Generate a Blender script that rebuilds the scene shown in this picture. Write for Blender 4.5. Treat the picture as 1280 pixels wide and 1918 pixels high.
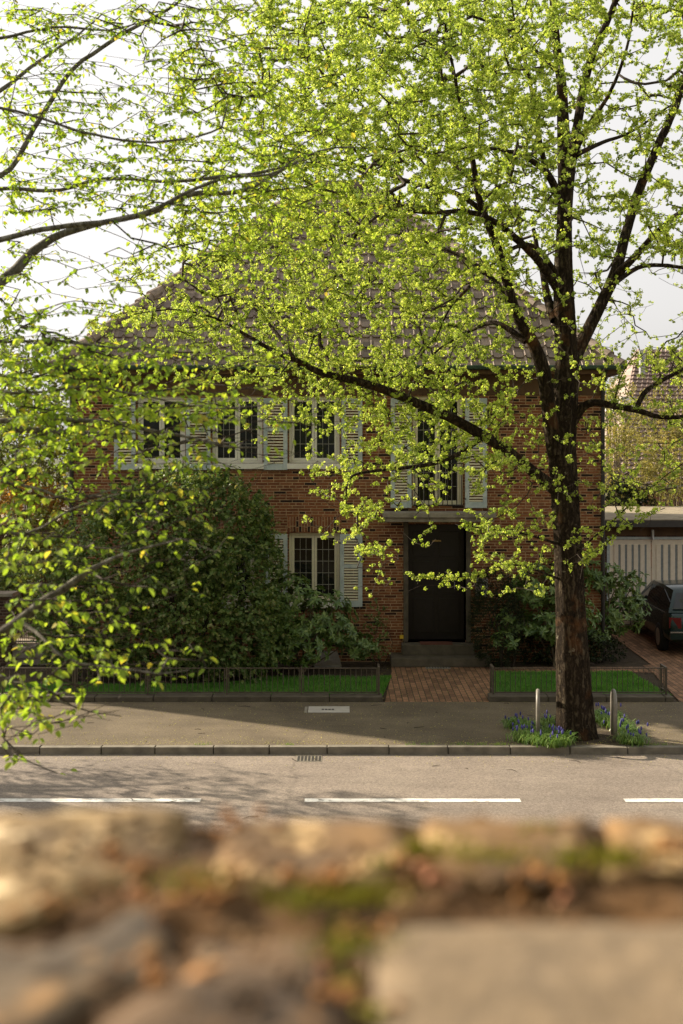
import bpy, bmesh, math, random
import numpy as np
from mathutils import Vector, Matrix
R = math.radians
rng = np.random.default_rng(7)
random.seed(7)
S = bpy.context.scene
COL = S.collection
for o in list(bpy.data.objects): bpy.data.objects.remove(o)

# ------------------------------------------------------------------ camera
F = 2208.0; YH = 850.0; H = 4.22           # focal length (px of the photo), horizon row, eye height
cam = bpy.data.cameras.new('camera'); camo = bpy.data.objects.new('camera', cam); COL.objects.link(camo)
camo.location = (0, 0, H); camo.rotation_euler = (R(90), 0, 0)
cam.sensor_width = 36; cam.lens = 36 * F / 1918; cam.shift_y = -(959 - YH) / 1918
cam.clip_start = 0.05; cam.clip_end = 2000
cam.dof.use_dof = True; cam.dof.focus_distance = 19.0; cam.dof.aperture_fstop = 2.3
S.camera = camo

# ------------------------------------------------------------------ light
SUN_EL = R(25.5); SUN_AZ = math.atan2(-0.895, 0.46)     # sun stands to the left and beyond the house
w = bpy.data.worlds.new('World'); S.world = w; w.use_nodes = True
nt = w.node_tree; nt.nodes.clear()
sky = nt.nodes.new('ShaderNodeTexSky'); sky.sky_type = 'NISHITA'; sky.sun_disc = False
sky.sun_elevation = SUN_EL; sky.sun_rotation = SUN_AZ; sky.dust_density = 5; sky.air_density = 1.2; sky.ozone_density = 1
hs = nt.nodes.new('ShaderNodeHueSaturation'); hs.inputs['Saturation'].default_value = 0.13
ga = nt.nodes.new('ShaderNodeGamma'); ga.inputs[1].default_value = 0.38
tint = nt.nodes.new('ShaderNodeMix'); tint.data_type = 'RGBA'; tint.blend_type = 'MULTIPLY'; tint.inputs[0].default_value = 1
tint.inputs[7].default_value = (2.55, 2.49, 2.45, 1)
bg = nt.nodes.new('ShaderNodeBackground'); bg.inputs[1].default_value = 0.1
wo = nt.nodes.new('ShaderNodeOutputWorld')
nt.links.new(sky.outputs[0], hs.inputs['Color']); nt.links.new(hs.outputs[0], ga.inputs[0])
nt.links.new(ga.outputs[0], tint.inputs[6]); nt.links.new(tint.outputs[2], bg.inputs[0]); nt.links.new(bg.outputs[0], wo.inputs[0])
sl = bpy.data.lights.new('sun', 'SUN'); sl.energy = 5.0; sl.angle = R(0.6); sl.color = (1.0, 0.87, 0.69)
slo = bpy.data.objects.new('sun', sl); COL.objects.link(slo)
tosun = Vector((math.sin(SUN_AZ) * math.cos(SUN_EL), math.cos(SUN_AZ) * math.cos(SUN_EL), math.sin(SUN_EL)))
slo.rotation_euler = tosun.to_track_quat('Z', 'Y').to_euler(); slo.location = (-20, 30, 30)
S.view_settings.view_transform = 'Standard'; S.view_settings.look = 'None'
S.view_settings.exposure = 1.22; S.view_settings.gamma = 1

# ------------------------------------------------------------------ helpers
def P(px, py, D): return ((px - 640) / F * D, D, H - (py - YH) / F * D)
FD = 24.0
def fx(px): return (px - 640) / F * FD
def fz(py): return H - (py - YH) / F * FD

def tag(o, label=None, cat=None, group=None, kind=None):
    if label: o['label'] = label
    if cat: o['category'] = cat
    if group: o['group'] = group
    if kind: o['kind'] = kind
    return o
def attach(o, parent):
    if parent is not None:
        o.parent = parent
        o.matrix_parent_inverse = Matrix.Translation(-wloc(parent))
def wloc(o):
    l = Vector(o.location)
    if o.parent: l = wloc(o.parent) + l + o.matrix_parent_inverse.translation
    return l
def empty(name, loc, label, cat, group=None):
    o = bpy.data.objects.new(name, None); o.empty_display_size = .2; o.location = loc; COL.objects.link(o)
    return tag(o, label, cat, group)
def link(name, me, mat, parent=None, smooth=False):
    if mat is not None:
        for m in (mat if isinstance(mat, (list, tuple)) else [mat]): me.materials.append(m)
    if smooth: me.polygons.foreach_set('use_smooth', np.ones(len(me.polygons), bool))
    o = bpy.data.objects.new(name, me); COL.objects.link(o); attach(o, parent); return o
def npmesh(name, V, Fc, mat, parent=None, smooth=False):
    """V (n,3), Fc (m,k) index array"""
    me = bpy.data.meshes.new(name); V = np.asarray(V, np.float32); Fc = np.asarray(Fc, np.int32)
    m, k = Fc.shape
    me.vertices.add(len(V)); me.vertices.foreach_set('co', V.ravel())
    me.loops.add(m * k); me.loops.foreach_set('vertex_index', Fc.ravel())
    me.polygons.add(m); me.polygons.foreach_set('loop_start', np.arange(0, m * k, k, dtype=np.int32))
    me.polygons.foreach_set('loop_total', np.full(m, k, np.int32))
    me.update(calc_edges=True)
    return link(name, me, mat, parent, smooth)

class MB:
    """collects boxes, bars, tubes and faces into one mesh"""
    def __init__(s): s.v = []; s.f = []; s.mi = []
    def add(s, v, f, m=0):
        n = len(s.v); s.v += [tuple(a) for a in v]; s.f += [tuple(n + i for i in q) for q in f]; s.mi += [m] * len(f); return s
    def box(s, x0, x1, y0, y1, z0, z1, m=0, bev=0):
        if x0 > x1: x0, x1 = x1, x0
        if y0 > y1: y0, y1 = y1, y0
        if z0 > z1: z0, z1 = z1, z0
        if bev <= 0:
            v = [(x, y, z) for x in (x0, x1) for y in (y0, y1) for z in (z0, z1)]
            return s.add(v, [(0, 1, 3, 2), (4, 6, 7, 5), (0, 4, 5, 1), (2, 3, 7, 6), (0, 2, 6, 4), (1, 5, 7, 3)], m)
        bm = bmesh.new(); bmesh.ops.create_cube(bm, size=1)
        bmesh.ops.scale(bm, vec=(x1 - x0, y1 - y0, z1 - z0), verts=bm.verts)
        bmesh.ops.translate(bm, vec=((x0 + x1) / 2, (y0 + y1) / 2, (z0 + z1) / 2), verts=bm.verts)
        bmesh.ops.bevel(bm, geom=bm.edges[:], offset=bev, segments=2, affect='EDGES', profile=.6)
        bm.verts.index_update()
        s.add([v.co[:] for v in bm.verts], [[v.index for v in f.verts] for f in bm.faces], m); bm.free(); return s
    def bar(s, a, b, wx, wy, m=0):
        """square bar from a to b"""
        return s.tube([a, b], [wx, wx], n=4, m=m, cap=True)
    def tube(s, pts, rad, n=8, m=0, cap=True):
        V, Q = tube_np(np.array(pts, float), np.array(rad, float), n)
        k = len(s.v); s.v += [tuple(a) for a in V]; s.f += [tuple(int(k + i) for i in q) for q in Q]; s.mi += [m] * len(Q)
        if cap:
            L = len(pts)
            s.f.append(tuple(k + i for i in range(n))[::-1]); s.f.append(tuple(k + (L - 1) * n + i for i in range(n))); s.mi += [m, m]
        return s
    def build(s, name, mat, parent=None, smooth=False):
        me = bpy.data.meshes.new(name); me.from_pydata(s.v, [], s.f)
        if isinstance(mat, (list, tuple)) and len(s.mi): me.polygons.foreach_set('material_index', s.mi)
        me.update(); o = link(name, me, mat, parent, smooth)
        return o

def tube_np(P_, r, n, seed=None, rough=0):
    L = len(P_)
    T = np.gradient(P_, axis=0) if L > 2 else np.repeat((P_[1] - P_[0])[None], 2, 0)
    T /= np.linalg.norm(T, axis=1)[:, None] + 1e-9
    ref = np.array([0, 0, 1.]) if abs(T[0, 2]) < .9 else np.array([1., 0, 0])
    U = np.zeros_like(T); u = np.cross(ref, T[0]); u /= np.linalg.norm(u)
    for i in range(L):
        u = u - T[i] * (u @ T[i]); u /= np.linalg.norm(u) + 1e-9; U[i] = u
    W = np.cross(T, U)
    a = np.linspace(0, 2 * np.pi, n, endpoint=False) + (np.pi / 4 if n == 4 else 0)
    rr = r[:, None] * np.ones(n)[None]
    if rough:
        g = np.random.default_rng(seed)
        for k, am in ((2, .5), (3, .5), (5, .4), (7, .5), (11, .45)):
            ph = g.uniform(0, 6.28) + np.cumsum(g.normal(0, .06, L))[:, None]
            rr = rr * (1 + rough * am * np.sin(k * a[None] + ph))
        rr = rr * (1 + rough * .45 * g.normal(0, 1, (L, n)) * .5)
    V = P_[:, None] + rr[..., None] * (np.cos(a)[None, :, None] * U[:, None] + np.sin(a)[None, :, None] * W[:, None])
    i = np.arange(L - 1)[:, None] * n; j = np.arange(n)[None]
    j2 = (j + 1) % n
    Q = np.stack([i + j, i + j2, i + n + j2, i + n + j], -1).reshape(-1, 4)
    return V.reshape(-1, 3), Q

def catmull(pts, rad, step):
    pts = np.array(pts, float); rad = np.array(rad, float)
    p = np.vstack([2 * pts[0] - pts[1], pts, 2 * pts[-1] - pts[-2]]); o = []; ro = []
    for i in range(len(pts) - 1):
        a, b, c, d = p[i:i + 4]; n = max(1, int(np.linalg.norm(c - b) / step))
        for t in np.arange(n) / n:
            o.append(.5 * ((2 * b) + (-a + c) * t + (2 * a - 5 * b + 4 * c - d) * t * t + (-a + 3 * b - 3 * c + d) * t ** 3))
            ro.append(rad[i] + (rad[i + 1] - rad[i]) * t)
    o.append(pts[-1]); ro.append(rad[-1]); return np.array(o), np.array(ro)

# ------------------------------------------------------------------ materials
def mat(name):
    m = bpy.data.materials.new(name); m.use_nodes = True; n = m.node_tree
    b = n.nodes['Principled BSDF']; return m, n, b
def N(n, t, **k):
    x = n.nodes.new('ShaderNode' + t)
    for a, v in k.items(): setattr(x, a, v)
    return x
def ramp(n, stops, src=None):
    r = N(n, 'ValToRGB'); e = r.color_ramp.elements
    while len(e) < len(stops): e.new(.5)
    for q, (p, c) in zip(e, stops): q.position = p; q.color = (*c, 1) if len(c) == 3 else c
    if src is not None: n.links.new(src, r.inputs[0])
    return r
def coords(n, scale=(1, 1, 1), rot=(0, 0, 0)):
    tc = N(n, 'TexCoord'); mp = N(n, 'Mapping'); mp.inputs['Scale'].default_value = scale; mp.inputs['Rotation'].default_value = rot
    n.links.new(tc.outputs['Object'], mp.inputs[0]); return mp.outputs[0]
def noise(n, vec, scale, detail=4, rough=.55):
    x = N(n, 'TexNoise'); x.inputs['Scale'].default_value = scale; x.inputs['Detail'].default_value = detail
    x.inputs['Roughness'].default_value = rough; n.links.new(vec, x.inputs['Vector']); return x.outputs[0]
def bump(n, b, h, strength=.4, dist=.01):
    x = N(n, 'Bump'); x.inputs['Strength'].default_value = strength; x.inputs['Distance'].default_value = dist
    n.links.new(h, x.inputs['Height']); n.links.new(x.outputs[0], b.inputs['Normal'])
def mixc(n, f, a, b, mode='MIX'):
    x = N(n, 'Mix'); x.data_type = 'RGBA'; x.blend_type = mode
    for s, v in ((0, f), (6, a), (7, b)):
        if isinstance(v, (int, float)): x.inputs[s].default_value = v
        elif isinstance(v, tuple): x.inputs[s].default_value = (*v, 1)
        else: n.links.new(v, x.inputs[s])
    return x.outputs[2]

def m_noise(name, stops, scale=4, rough=.8, bumps=.3, bscale=40, stretch=(1, 1, 1), spec=.3, dist=.01, detail=5):
    m, n, b = mat(name); v = coords(n, stretch); c = ramp(n, stops, noise(n, v, scale, detail))
    n.links.new(c.outputs[0], b.inputs['Base Color']); b.inputs['Roughness'].default_value = rough
    b.inputs['Specular IOR Level'].default_value = spec
    if bumps: bump(n, b, noise(n, v, bscale, 5), bumps, dist)
    return m

def m_brick(name, bw=.25, rh=.0587, cols=None, mortar=(.45, .31, .18), swap=False, floor=False, msize=.0075, offset=.5, rough=.85, rot=0):
    m, n, b = mat(name); tc = N(n, 'TexCoord'); sp = N(n, 'SeparateXYZ'); n.links.new(tc.outputs['Object'], sp.inputs[0])
    cb = N(n, 'CombineXYZ')
    if floor:
        mp = N(n, 'Mapping'); mp.inputs['Rotation'].default_value = (0, 0, R(rot)); n.links.new(tc.outputs['Object'], mp.inputs[0]); vec = mp.outputs[0]
    else:
        ad = N(n, 'Math', operation='ADD'); n.links.new(sp.outputs[0], ad.inputs[0]); n.links.new(sp.outputs[1], ad.inputs[1])
        if swap: n.links.new(ad.outputs[0], cb.inputs[1]); n.links.new(sp.outputs[2], cb.inputs[0])
        else: n.links.new(ad.outputs[0], cb.inputs[0]); n.links.new(sp.outputs[2], cb.inputs[1])
        vec = cb.outputs[0]
    wob = N(n, 'TexNoise'); wob.inputs['Scale'].default_value = 6; n.links.new(vec, wob.inputs['Vector'])
    vadd = N(n, 'VectorMath', operation='MULTIPLY_ADD'); vadd.inputs[1].default_value = (.006, .006, 0)
    n.links.new(wob.outputs['Color'], vadd.inputs[0]); n.links.new(vec, vadd.inputs[2])
    t = N(n, 'TexBrick'); n.links.new(vadd.outputs[0], t.inputs['Vector'])
    t.offset = offset; t.offset_frequency = 2; t.squash = .52; t.squash_frequency = 3 if not floor else 99
    if floor: t.squash = 1
    for k, v in (('Scale', 1), ('Mortar Size', msize), ('Mortar Smooth', .15), ('Bias', 0), ('Brick Width', bw), ('Row Height', rh)): t.inputs[k].default_value = v
    t.inputs['Color1'].default_value = (0, 0, 0, 1); t.inputs['Color2'].default_value = (1, 1, 1, 1); t.inputs['Mortar'].default_value = (.5, .5, .5, 1)
    cr = ramp(n, cols, t.outputs['Color'])
    g = noise(n, vec, 30, 5); cv = mixc(n, .55, cr.outputs[0], ramp(n, [(.3, (.45, .45, .45)), (.7, (1.25, 1.2, 1.15))], g).outputs[0], 'MULTIPLY')
    big = noise(n, vec, .8, 3); cv = mixc(n, .5, cv, ramp(n, [(.35, (.7, .68, .66)), (.65, (1.15, 1.1, 1.05))], big).outputs[0], 'MULTIPLY')
    mo = mixc(n, .8, mortar, ramp(n, [(.3, (.5, .45, .4)), (.7, (1.2, 1.15, 1.1))], noise(n, vec, 9, 5)).outputs[0], 'MULTIPLY')
    c = mixc(n, t.outputs['Fac'], cv, mo)
    n.links.new(c, b.inputs['Base Color']); b.inputs['Roughness'].default_value = rough; b.inputs['Specular IOR Level'].default_value = .25
    inv = N(n, 'Math', operation='SUBTRACT'); inv.inputs[0].default_value = 1; n.links.new(t.outputs['Fac'], inv.inputs[1])
    hh = N(n, 'Math', operation='MULTIPLY_ADD'); hh.inputs[1].default_value = .25; n.links.new(g, hh.inputs[0]); n.links.new(inv.outputs[0], hh.inputs[2])
    bump(n, b, hh.outputs[0], .9, .008)
    return m

def m_leaf(name, cols, trans=.5, rough=.5, spec=.35, tcol=None, clump=1.2, hue=None):
    m, n, b = mat(name); g = N(n, 'NewGeometry'); v = coords(n)
    c1 = ramp(n, cols, g.outputs['Random Per Island'])
    big = noise(n, v, clump, 3)
    c = mixc(n, .6, c1.outputs[0], ramp(n, [(.35, (.72, .78, .8)), (.65, (1.2, 1.12, 1.0))], big).outputs[0], 'MULTIPLY')
    n.links.new(c, b.inputs['Base Color']); b.inputs['Roughness'].default_value = rough; b.inputs['Specular IOR Level'].default_value = spec
    t = N(n, 'BsdfTranslucent'); tc = mixc(n, 1, c, tcol or (1.25, 1.15, .6), 'MULTIPLY'); n.links.new(tc, t.inputs[0])
    mx = N(n, 'MixShader'); mx.inputs[0].default_value = trans
    n.links.new(b.outputs[0], mx.inputs[1]); n.links.new(t.outputs[0], mx.inputs[2])
    n.links.new(mx.outputs[0], n.nodes['Material Output'].inputs[0]); return m

def m_bark(name, c0, c1, c2, lich=.0, scale=1.0):
    m, n, b = mat(name); v = coords(n, (1, 1, .10)); v2 = coords(n)
    vo = N(n, 'TexVoronoi'); vo.feature = 'DISTANCE_TO_EDGE'; vo.inputs['Scale'].default_value = 16 * scale
    wv = N(n, 'VectorMath', operation='MULTIPLY_ADD'); wv.inputs[1].default_value = (.12, .12, .12); wn_ = N(n, 'TexNoise'); wn_.inputs['Scale'].default_value = 7; wn_.inputs['Detail'].default_value = 5
    n.links.new(v2, wn_.inputs['Vector']); n.links.new(wn_.outputs['Color'], wv.inputs[0]); n.links.new(v, wv.inputs[2]); n.links.new(wv.outputs[0], vo.inputs['Vector'])
    no = noise(n, wv.outputs[0], 34 * scale, 7, .72)
    ad = N(n, 'Math', operation='MULTIPLY_ADD'); ad.inputs[1].default_value = .8; n.links.new(vo.outputs[0], ad.inputs[0]); n.links.new(no, ad.inputs[2])
    c = ramp(n, [(.35, c0), (.62, c1), (.95, c2)], ad.outputs[0]).outputs[0]
    if lich:
        lm = ramp(n, [(.66, (0, 0, 0)), (.72, (1, 1, 1))], noise(n, v2, 5.5, 5, .6)); c = mixc(n, lm.outputs[0], c, (.26, .235, .17))
        om = ramp(n, [(.58, (0, 0, 0)), (.72, (lich, lich, lich))], noise(n, v2, 2.1, 4, .6)); c = mixc(n, om.outputs[0], c, (.20, .085, .03))
    n.links.new(c, b.inputs['Base Color']); b.inputs['Roughness'].default_value = .95; b.inputs['Specular IOR Level'].default_value = .1
    bump(n, b, ad.outputs[0], 1.0, .03); return m

def m_plain(name, col, rough=.5, spec=.4, metal=0, var=.15, scale=12, bumps=.05):
    a = tuple(c * (1 - var) for c in col); z = tuple(min(1, c * (1 + var)) for c in col)
    m = m_noise(name, [(.3, a), (.7, z)], scale, rough, bumps, scale * 6, spec=spec, dist=.004)
    m.node_tree.nodes['Principled BSDF'].inputs['Metallic'].default_value = metal; return m

BR = [(0, (.022, .013, .012)), (.09, (.035, .018, .013)), (.17, (.16, .054, .026)), (.5, (.24, .088, .040)), (.75, (.30, .125, .058)), (1, (.21, .095, .05))]
M = {}
M['brick'] = m_brick('house brick', cols=BR)
M['soldier'] = m_brick('upright brick', bw=.25, rh=.0587, cols=BR, swap=True, offset=0)
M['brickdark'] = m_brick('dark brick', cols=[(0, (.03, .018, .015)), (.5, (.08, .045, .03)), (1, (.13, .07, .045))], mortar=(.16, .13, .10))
M['clinker'] = m_brick('clinker paving', bw=.21, rh=.105, cols=[(0, (.17, .095, .055)), (.5, (.27, .15, .085)), (1, (.34, .19, .11))], mortar=(.07, .06, .035), floor=True, msize=.008, rot=90)
def m_asphalt(name, a, z, sp):
    m, n, b = mat(name); v = coords(n); c = ramp(n, [(.3, a), (.7, z)], noise(n, v, .9, 5, .6)).outputs[0]
    f = ramp(n, [(.40, (.62, .62, .62)), (.60, (sp, sp, sp))], noise(n, v, 34, 5, .95)).outputs[0]
    c = mixc(n, 1, c, f, 'MULTIPLY')
    f2 = ramp(n, [(.35, (.82, .82, .82)), (.65, (1.12, 1.12, 1.12))], noise(n, coords(n, (.35, 1.6, 1)), 1.3, 6, .7)).outputs[0]
    c = mixc(n, .8, c, f2, 'MULTIPLY')
    pt = N(n, 'TexVoronoi'); pt.distance = 'CHEBYCHEV'; pt.inputs['Scale'].default_value = .22; n.links.new(coords(n, (.6, 1, 1)), pt.inputs['Vector'])
    c = mixc(n, 1, c, ramp(n, [(0, (.90, .90, .91)), (.5, (1, 1, 1)), (1, (1.07, 1.05, 1.02))], pt.outputs['Color']).outputs[0], 'MULTIPLY')
    cr = N(n, 'TexVoronoi'); cr.feature = 'DISTANCE_TO_EDGE'; cr.inputs['Scale'].default_value = .16
    ds = N(n, 'VectorMath', operation='MULTIPLY_ADD'); ds.inputs[1].default_value = (.5, .5, 0)
    nn = N(n, 'TexNoise'); nn.inputs['Scale'].default_value = 2.5; nn.inputs['Detail'].default_value = 6; n.links.new(v, nn.inputs['Vector'])
    n.links.new(nn.outputs['Color'], ds.inputs[0]); n.links.new(v, ds.inputs[2]); n.links.new(ds.outputs[0], cr.inputs['Vector'])
    c = mixc(n, ramp(n, [(0, (.30, .30, .30)), (.006, (0, 0, 0))], cr.outputs[0]).outputs[0], c, (.06, .05, .04))
    n.links.new(c, b.inputs['Base Color']); b.inputs['Roughness'].default_value = .9; b.inputs['Specular IOR Level'].default_value = .25
    bump(n, b, noise(n, v, 120, 3), .5, .006); return m
M['road'] = m_asphalt('road asphalt', (.205, .168, .137), (.262, .218, .177), 1.32)
M['pavement'] = m_asphalt('pavement asphalt', (.10, .078, .050), (.165, .13, .084), 1.4)
M['soil'] = m_noise('soil', [(.3, (.03, .02, .012)), (.7, (.07, .05, .028))], 6, .95, .8, 25, dist=.04)
M['ground'] = m_noise('rough ground', [(.3, (.04, .05, .02)), (.7, (.09, .09, .04))], 2, .95, .6, 15, dist=.05)
M['turf'] = m_noise('turf soil', [(.3, (.02, .05, .012)), (.7, (.04, .09, .02))], 8, .95, .6, 40, dist=.02)
M['kerb'] = m_noise('kerb stone', [(.3, (.13, .115, .09)), (.7, (.25, .22, .17))], 5, .9, .5, 60)
M['stone'] = m_noise('pale stone', [(.3, (.17, .15, .12)), (.7, (.30, .27, .22))], 6, .85, .4, 60)
M['stepstone'] = m_noise('step stone', [(.3, (.07, .058, .042)), (.7, (.12, .10, .072))], 6, .85, .4, 60)
M['slabroof'] = m_noise('felt roof', [(.3, (.17, .14, .09)), (.55, (.30, .25, .17)), (.75, (.12, .11, .05))], 2.4, .95, .5, 30)
M['mark'] = m_noise('road paint', [(.35, (.45, .42, .37)), (.5, (.72, .70, .65))], 14, .8, .2, 80)
M['cream'] = m_plain('cream window paint', (.72, .66, .50), .45, var=.07)
M['white'] = m_plain('white paint', (.74, .71, .63), .45, var=.07)
M['blue'] = m_noise('weathered pale blue paint', [(.3, (.34, .40, .41)), (.6, (.50, .55, .54)), (.8, (.60, .61, .56))], 7, .7, .25, 50)
M['glass'] = m_plain('window glass', (.012, .014, .012), .05, spec=.3, var=.3, bumps=0)
M['lead'] = m_plain('glazing bar', (.33, .32, .28), .5)
M['iron'] = m_plain('dark iron', (.035, .03, .028), .5, metal=.3)
M['steel'] = m_noise('weathered steel', [(.3, (.16, .14, .12)), (.55, (.30, .27, .23)), (.8, (.17, .08, .04))], 9, .5, .3, 60)
M['barsteel'] = m_plain('brown bar steel', (.09, .07, .05), .6, var=.3)
M['galv'] = m_plain('galvanised steel', (.38, .37, .35), .38, metal=.6, var=.2)
M['copper'] = m_plain('green copper', (.06, .115, .085), .6, var=.3)
M['doorwood'] = m_plain('dark door wood', (.009, .007, .006), .4, var=.4)
M['wood'] = m_noise('brown eave boards', [(.3, (.07, .04, .022)), (.7, (.14, .08, .04))], 3, .8, .4, 30, (1, 1, .2))
M['mat'] = m_plain('red door mat', (.12, .04, .025), .95)
M['yellow'] = m_plain('yellow plastic', (.65, .42, .03), .5)
M['grate'] = m_plain('cast iron', (.05, .045, .04), .6, metal=.3)
M['plaster'] = m_plain('salmon render', (.36, .20, .12), .9, var=.12)
M['elmbark'] = m_bark('elm bark', (.006, .0045, .003), (.030, .021, .013), (.11, .087, .056), .4)
M['hornbark'] = m_bark('hornbeam bark', (.06, .054, .04), (.19, .175, .14), (.36, .35, .30), .0)
M['twig'] = m_plain('twigs', (.045, .032, .022), .9, var=.3)
M['paletwig'] = m_plain('pale twigs', (.14, .11, .07), .9, var=.3)
M['elmleaf'] = m_leaf('elm blossom', [(0, (.24, .35, .05)), (.4, (.40, .53, .095)), (.75, (.56, .67, .19)), (1, (.72, .77, .34))], .55, .65, .2, (1.15, 1.1, .55))
M['hornleaf'] = m_leaf('hornbeam leaf', [(0, (.16, .27, .045)), (.5, (.26, .39, .07)), (.9, (.36, .47, .10)), (1, (.42, .36, .10))], .5, .7, .15, (1.6, 1.5, .5))
M['bushleaf'] = m_leaf('shrub leaf', [(0, (.07, .13, .035)), (.5, (.15, .23, .065)), (.85, (.25, .31, .11)), (1, (.36, .35, .18))], .4, .5, .35, clump=1.6)
M['rhodo'] = m_leaf('rhododendron leaf', [(0, (.08, .15, .04)), (.6, (.15, .24, .06)), (1, (.25, .33, .10))], .25, .35, .6)
M['yew'] = m_leaf('clipped yew', [(0, (.012, .02, .008)), (1, (.035, .045, .015))], .1, .6, .2)
M['olive'] = m_leaf('pale spring leaf', [(0, (.20, .21, .06)), (.5, (.32, .31, .10)), (1, (.42, .36, .16))], .4, .6, .2)
M['orange'] = m_leaf('orange shrub leaf', [(0, (.26, .15, .04)), (.5, (.34, .20, .07)), (1, (.28, .28, .07))], .4, .6, .2)
M['midgreen'] = m_leaf('mid green leaf', [(0, (.09, .13, .03)), (.6, (.16, .20, .05)), (1, (.24, .26, .09))], .35, .5, .3)
M['grass'] = m_leaf('grass', [(0, (.06, .19, .025)), (.6, (.11, .32, .04)), (1, (.26, .36, .10))], .35, .5, .3, (1.1, 1.2, .5), 3.5)
M['strap'] = m_leaf('strap leaf', [(0, (.10, .20, .04)), (.6, (.19, .32, .07)), (1, (.32, .42, .14))], .35, .4, .4)
M['muscari'] = m_leaf('blue blossom', [(0, (.05, .05, .22)), (1, (.14, .12, .42))], .2, .5, .3, (1, 1, 1))
M['petal'] = m_leaf('fallen blossom', [(0, (.45, .42, .12)), (.6, (.55, .52, .16)), (1, (.28, .18, .07))], .2, .8, .1)
def m_tile(name, a, b_, c_):
    m, n, b = mat(name); v = coords(n, (1, 1, 1)); sp = N(n, 'SeparateXYZ'); n.links.new(v, sp.inputs[0])
    wn = N(n, 'TexWhiteNoise'); wn.noise_dimensions = '3D'
    sn = N(n, 'VectorMath', operation='SNAP'); sn.inputs[1].default_value = (.22, 50, .233); n.links.new(v, sn.inputs[0]); n.links.new(sn.outputs[0], wn.inputs[0])
    c = ramp(n, [(0, a), (.5, b_), (1, c_)], wn.outputs[0]).outputs[0]
    c = mixc(n, .7, c, ramp(n, [(.35, (.6, .6, .62)), (.65, (1.2, 1.15, 1.1))], noise(n, v, 3, 6, .65)).outputs[0], 'MULTIPLY')
    n.links.new(c, b.inputs['Base Color']); b.inputs['Roughness'].default_value = .75; bump(n, b, noise(n, v, 50, 4), .3, .006); return m
M['tile'] = m_tile('roof tile', (.16, .122, .092), (.235, .182, .14), (.31, .24, .19))
M['tile2'] = m_tile('neighbour roof tile', (.20, .14, .11), (.26, .19, .15), (.32, .24, .19))

# ------------------------------------------------------------------ setting: ground, road, pavement
def sheet(name, x0, x1, y0, y1, z, m, kind='structure', th=None):
    b = MB()
    if th: b.box(x0, x1, y0, y1, z - th, z)
    else: b.add([(x0, y0, z), (x1, y0, z), (x1, y1, z), (x0, y1, z)], [(0, 1, 2, 3)])
    o = b.build(name, m); o['kind'] = kind; return o
KY = 16.94; RZ = -.10
sheet('ground', -600, 600, -300, 900, -.15, M['ground'])
sheet('road', -120, 120, 12.15, KY, RZ, M['road'])
sheet('pavement', -120, 120, KY + .13, 20.05, 0, M['pavement'], th=.13)
sheet('near_pavement', -120, 120, 1.35, 12.0, 0, M['pavement'], th=.13)
sheet('garden_ground', -60, 60, 20.05, 120, -.012, M['soil'], th=.12)
sheet('terrace', -120, 120, -60, .3, 2.6, M['ground'], th=2.7)
def kerbrow(y0, y1, x0, x1, gx):
    b = MB(); x = x0; r = random.Random(3)
    while x < x1:
        l = .82 * r.uniform(.9, 1.1); b.box(x, x + l - .012, y0 + r.uniform(-.006, .006), y1, -.13, .004 + r.uniform(-.004, .006), bev=.012); x += l
    return b
o = kerbrow(KY, KY + .13, -14, 14, 0).build('kerb', M['kerb']); o['kind'] = 'structure'
o = MB().box(-120, 120, 12.0, 12.15, -.13, .004, bev=.012).build('kerb', M['kerb']); o['kind'] = 'structure'
# dashed centre line
dz = RZ + .004; DY0, DY1 = 14.62, 14.76
b = MB(); r = random.Random(5)
for k in range(-6, 8):
    xa = (571 - 640) / F * 14.7 + k * 3.985
    V = []; n_ = 14
    for i in range(n_ + 1):
        x = xa + 2.69 * i / n_; V += [(x, DY0 + r.uniform(-.006, .006), dz), (x, DY1 + r.uniform(-.006, .006), dz)]
    b.add(V, [(2 * i, 2 * i + 2, 2 * i + 3, 2 * i + 1) for i in range(n_)])
o = b.build('road_marking', M['mark']); o['kind'] = 'structure'
# brick paths: from the pavement to the steps, along the house, and the driveway
def poly(name, pts, z, m, kind='structure'):
    o = MB().add([(x, y, z) for x, y in pts], [tuple(range(len(pts)))]).build(name, m); o['kind'] = kind; return o
def gp(px, py, z=0):
    D = F * (H - z) / (py - YH); return ((px - 640) / F * D, D)
poly('path', [(.74, 20.052), (2.55, 20.052), (2.88, 22.75), (6.0, 22.75), (6.0, 23.35), (2.95, 23.35), (2.95, 24), (.98, 24), (.98, 22.9)], .0, M['clinker'])
poly('driveway', [(5.75, 20.052), (14, 20.052), (14, 29), (6.3, 29), (6.2, 23.6), (6.004, 23.5), (6.004, 22.7)], .004, M['clinker'])
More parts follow.
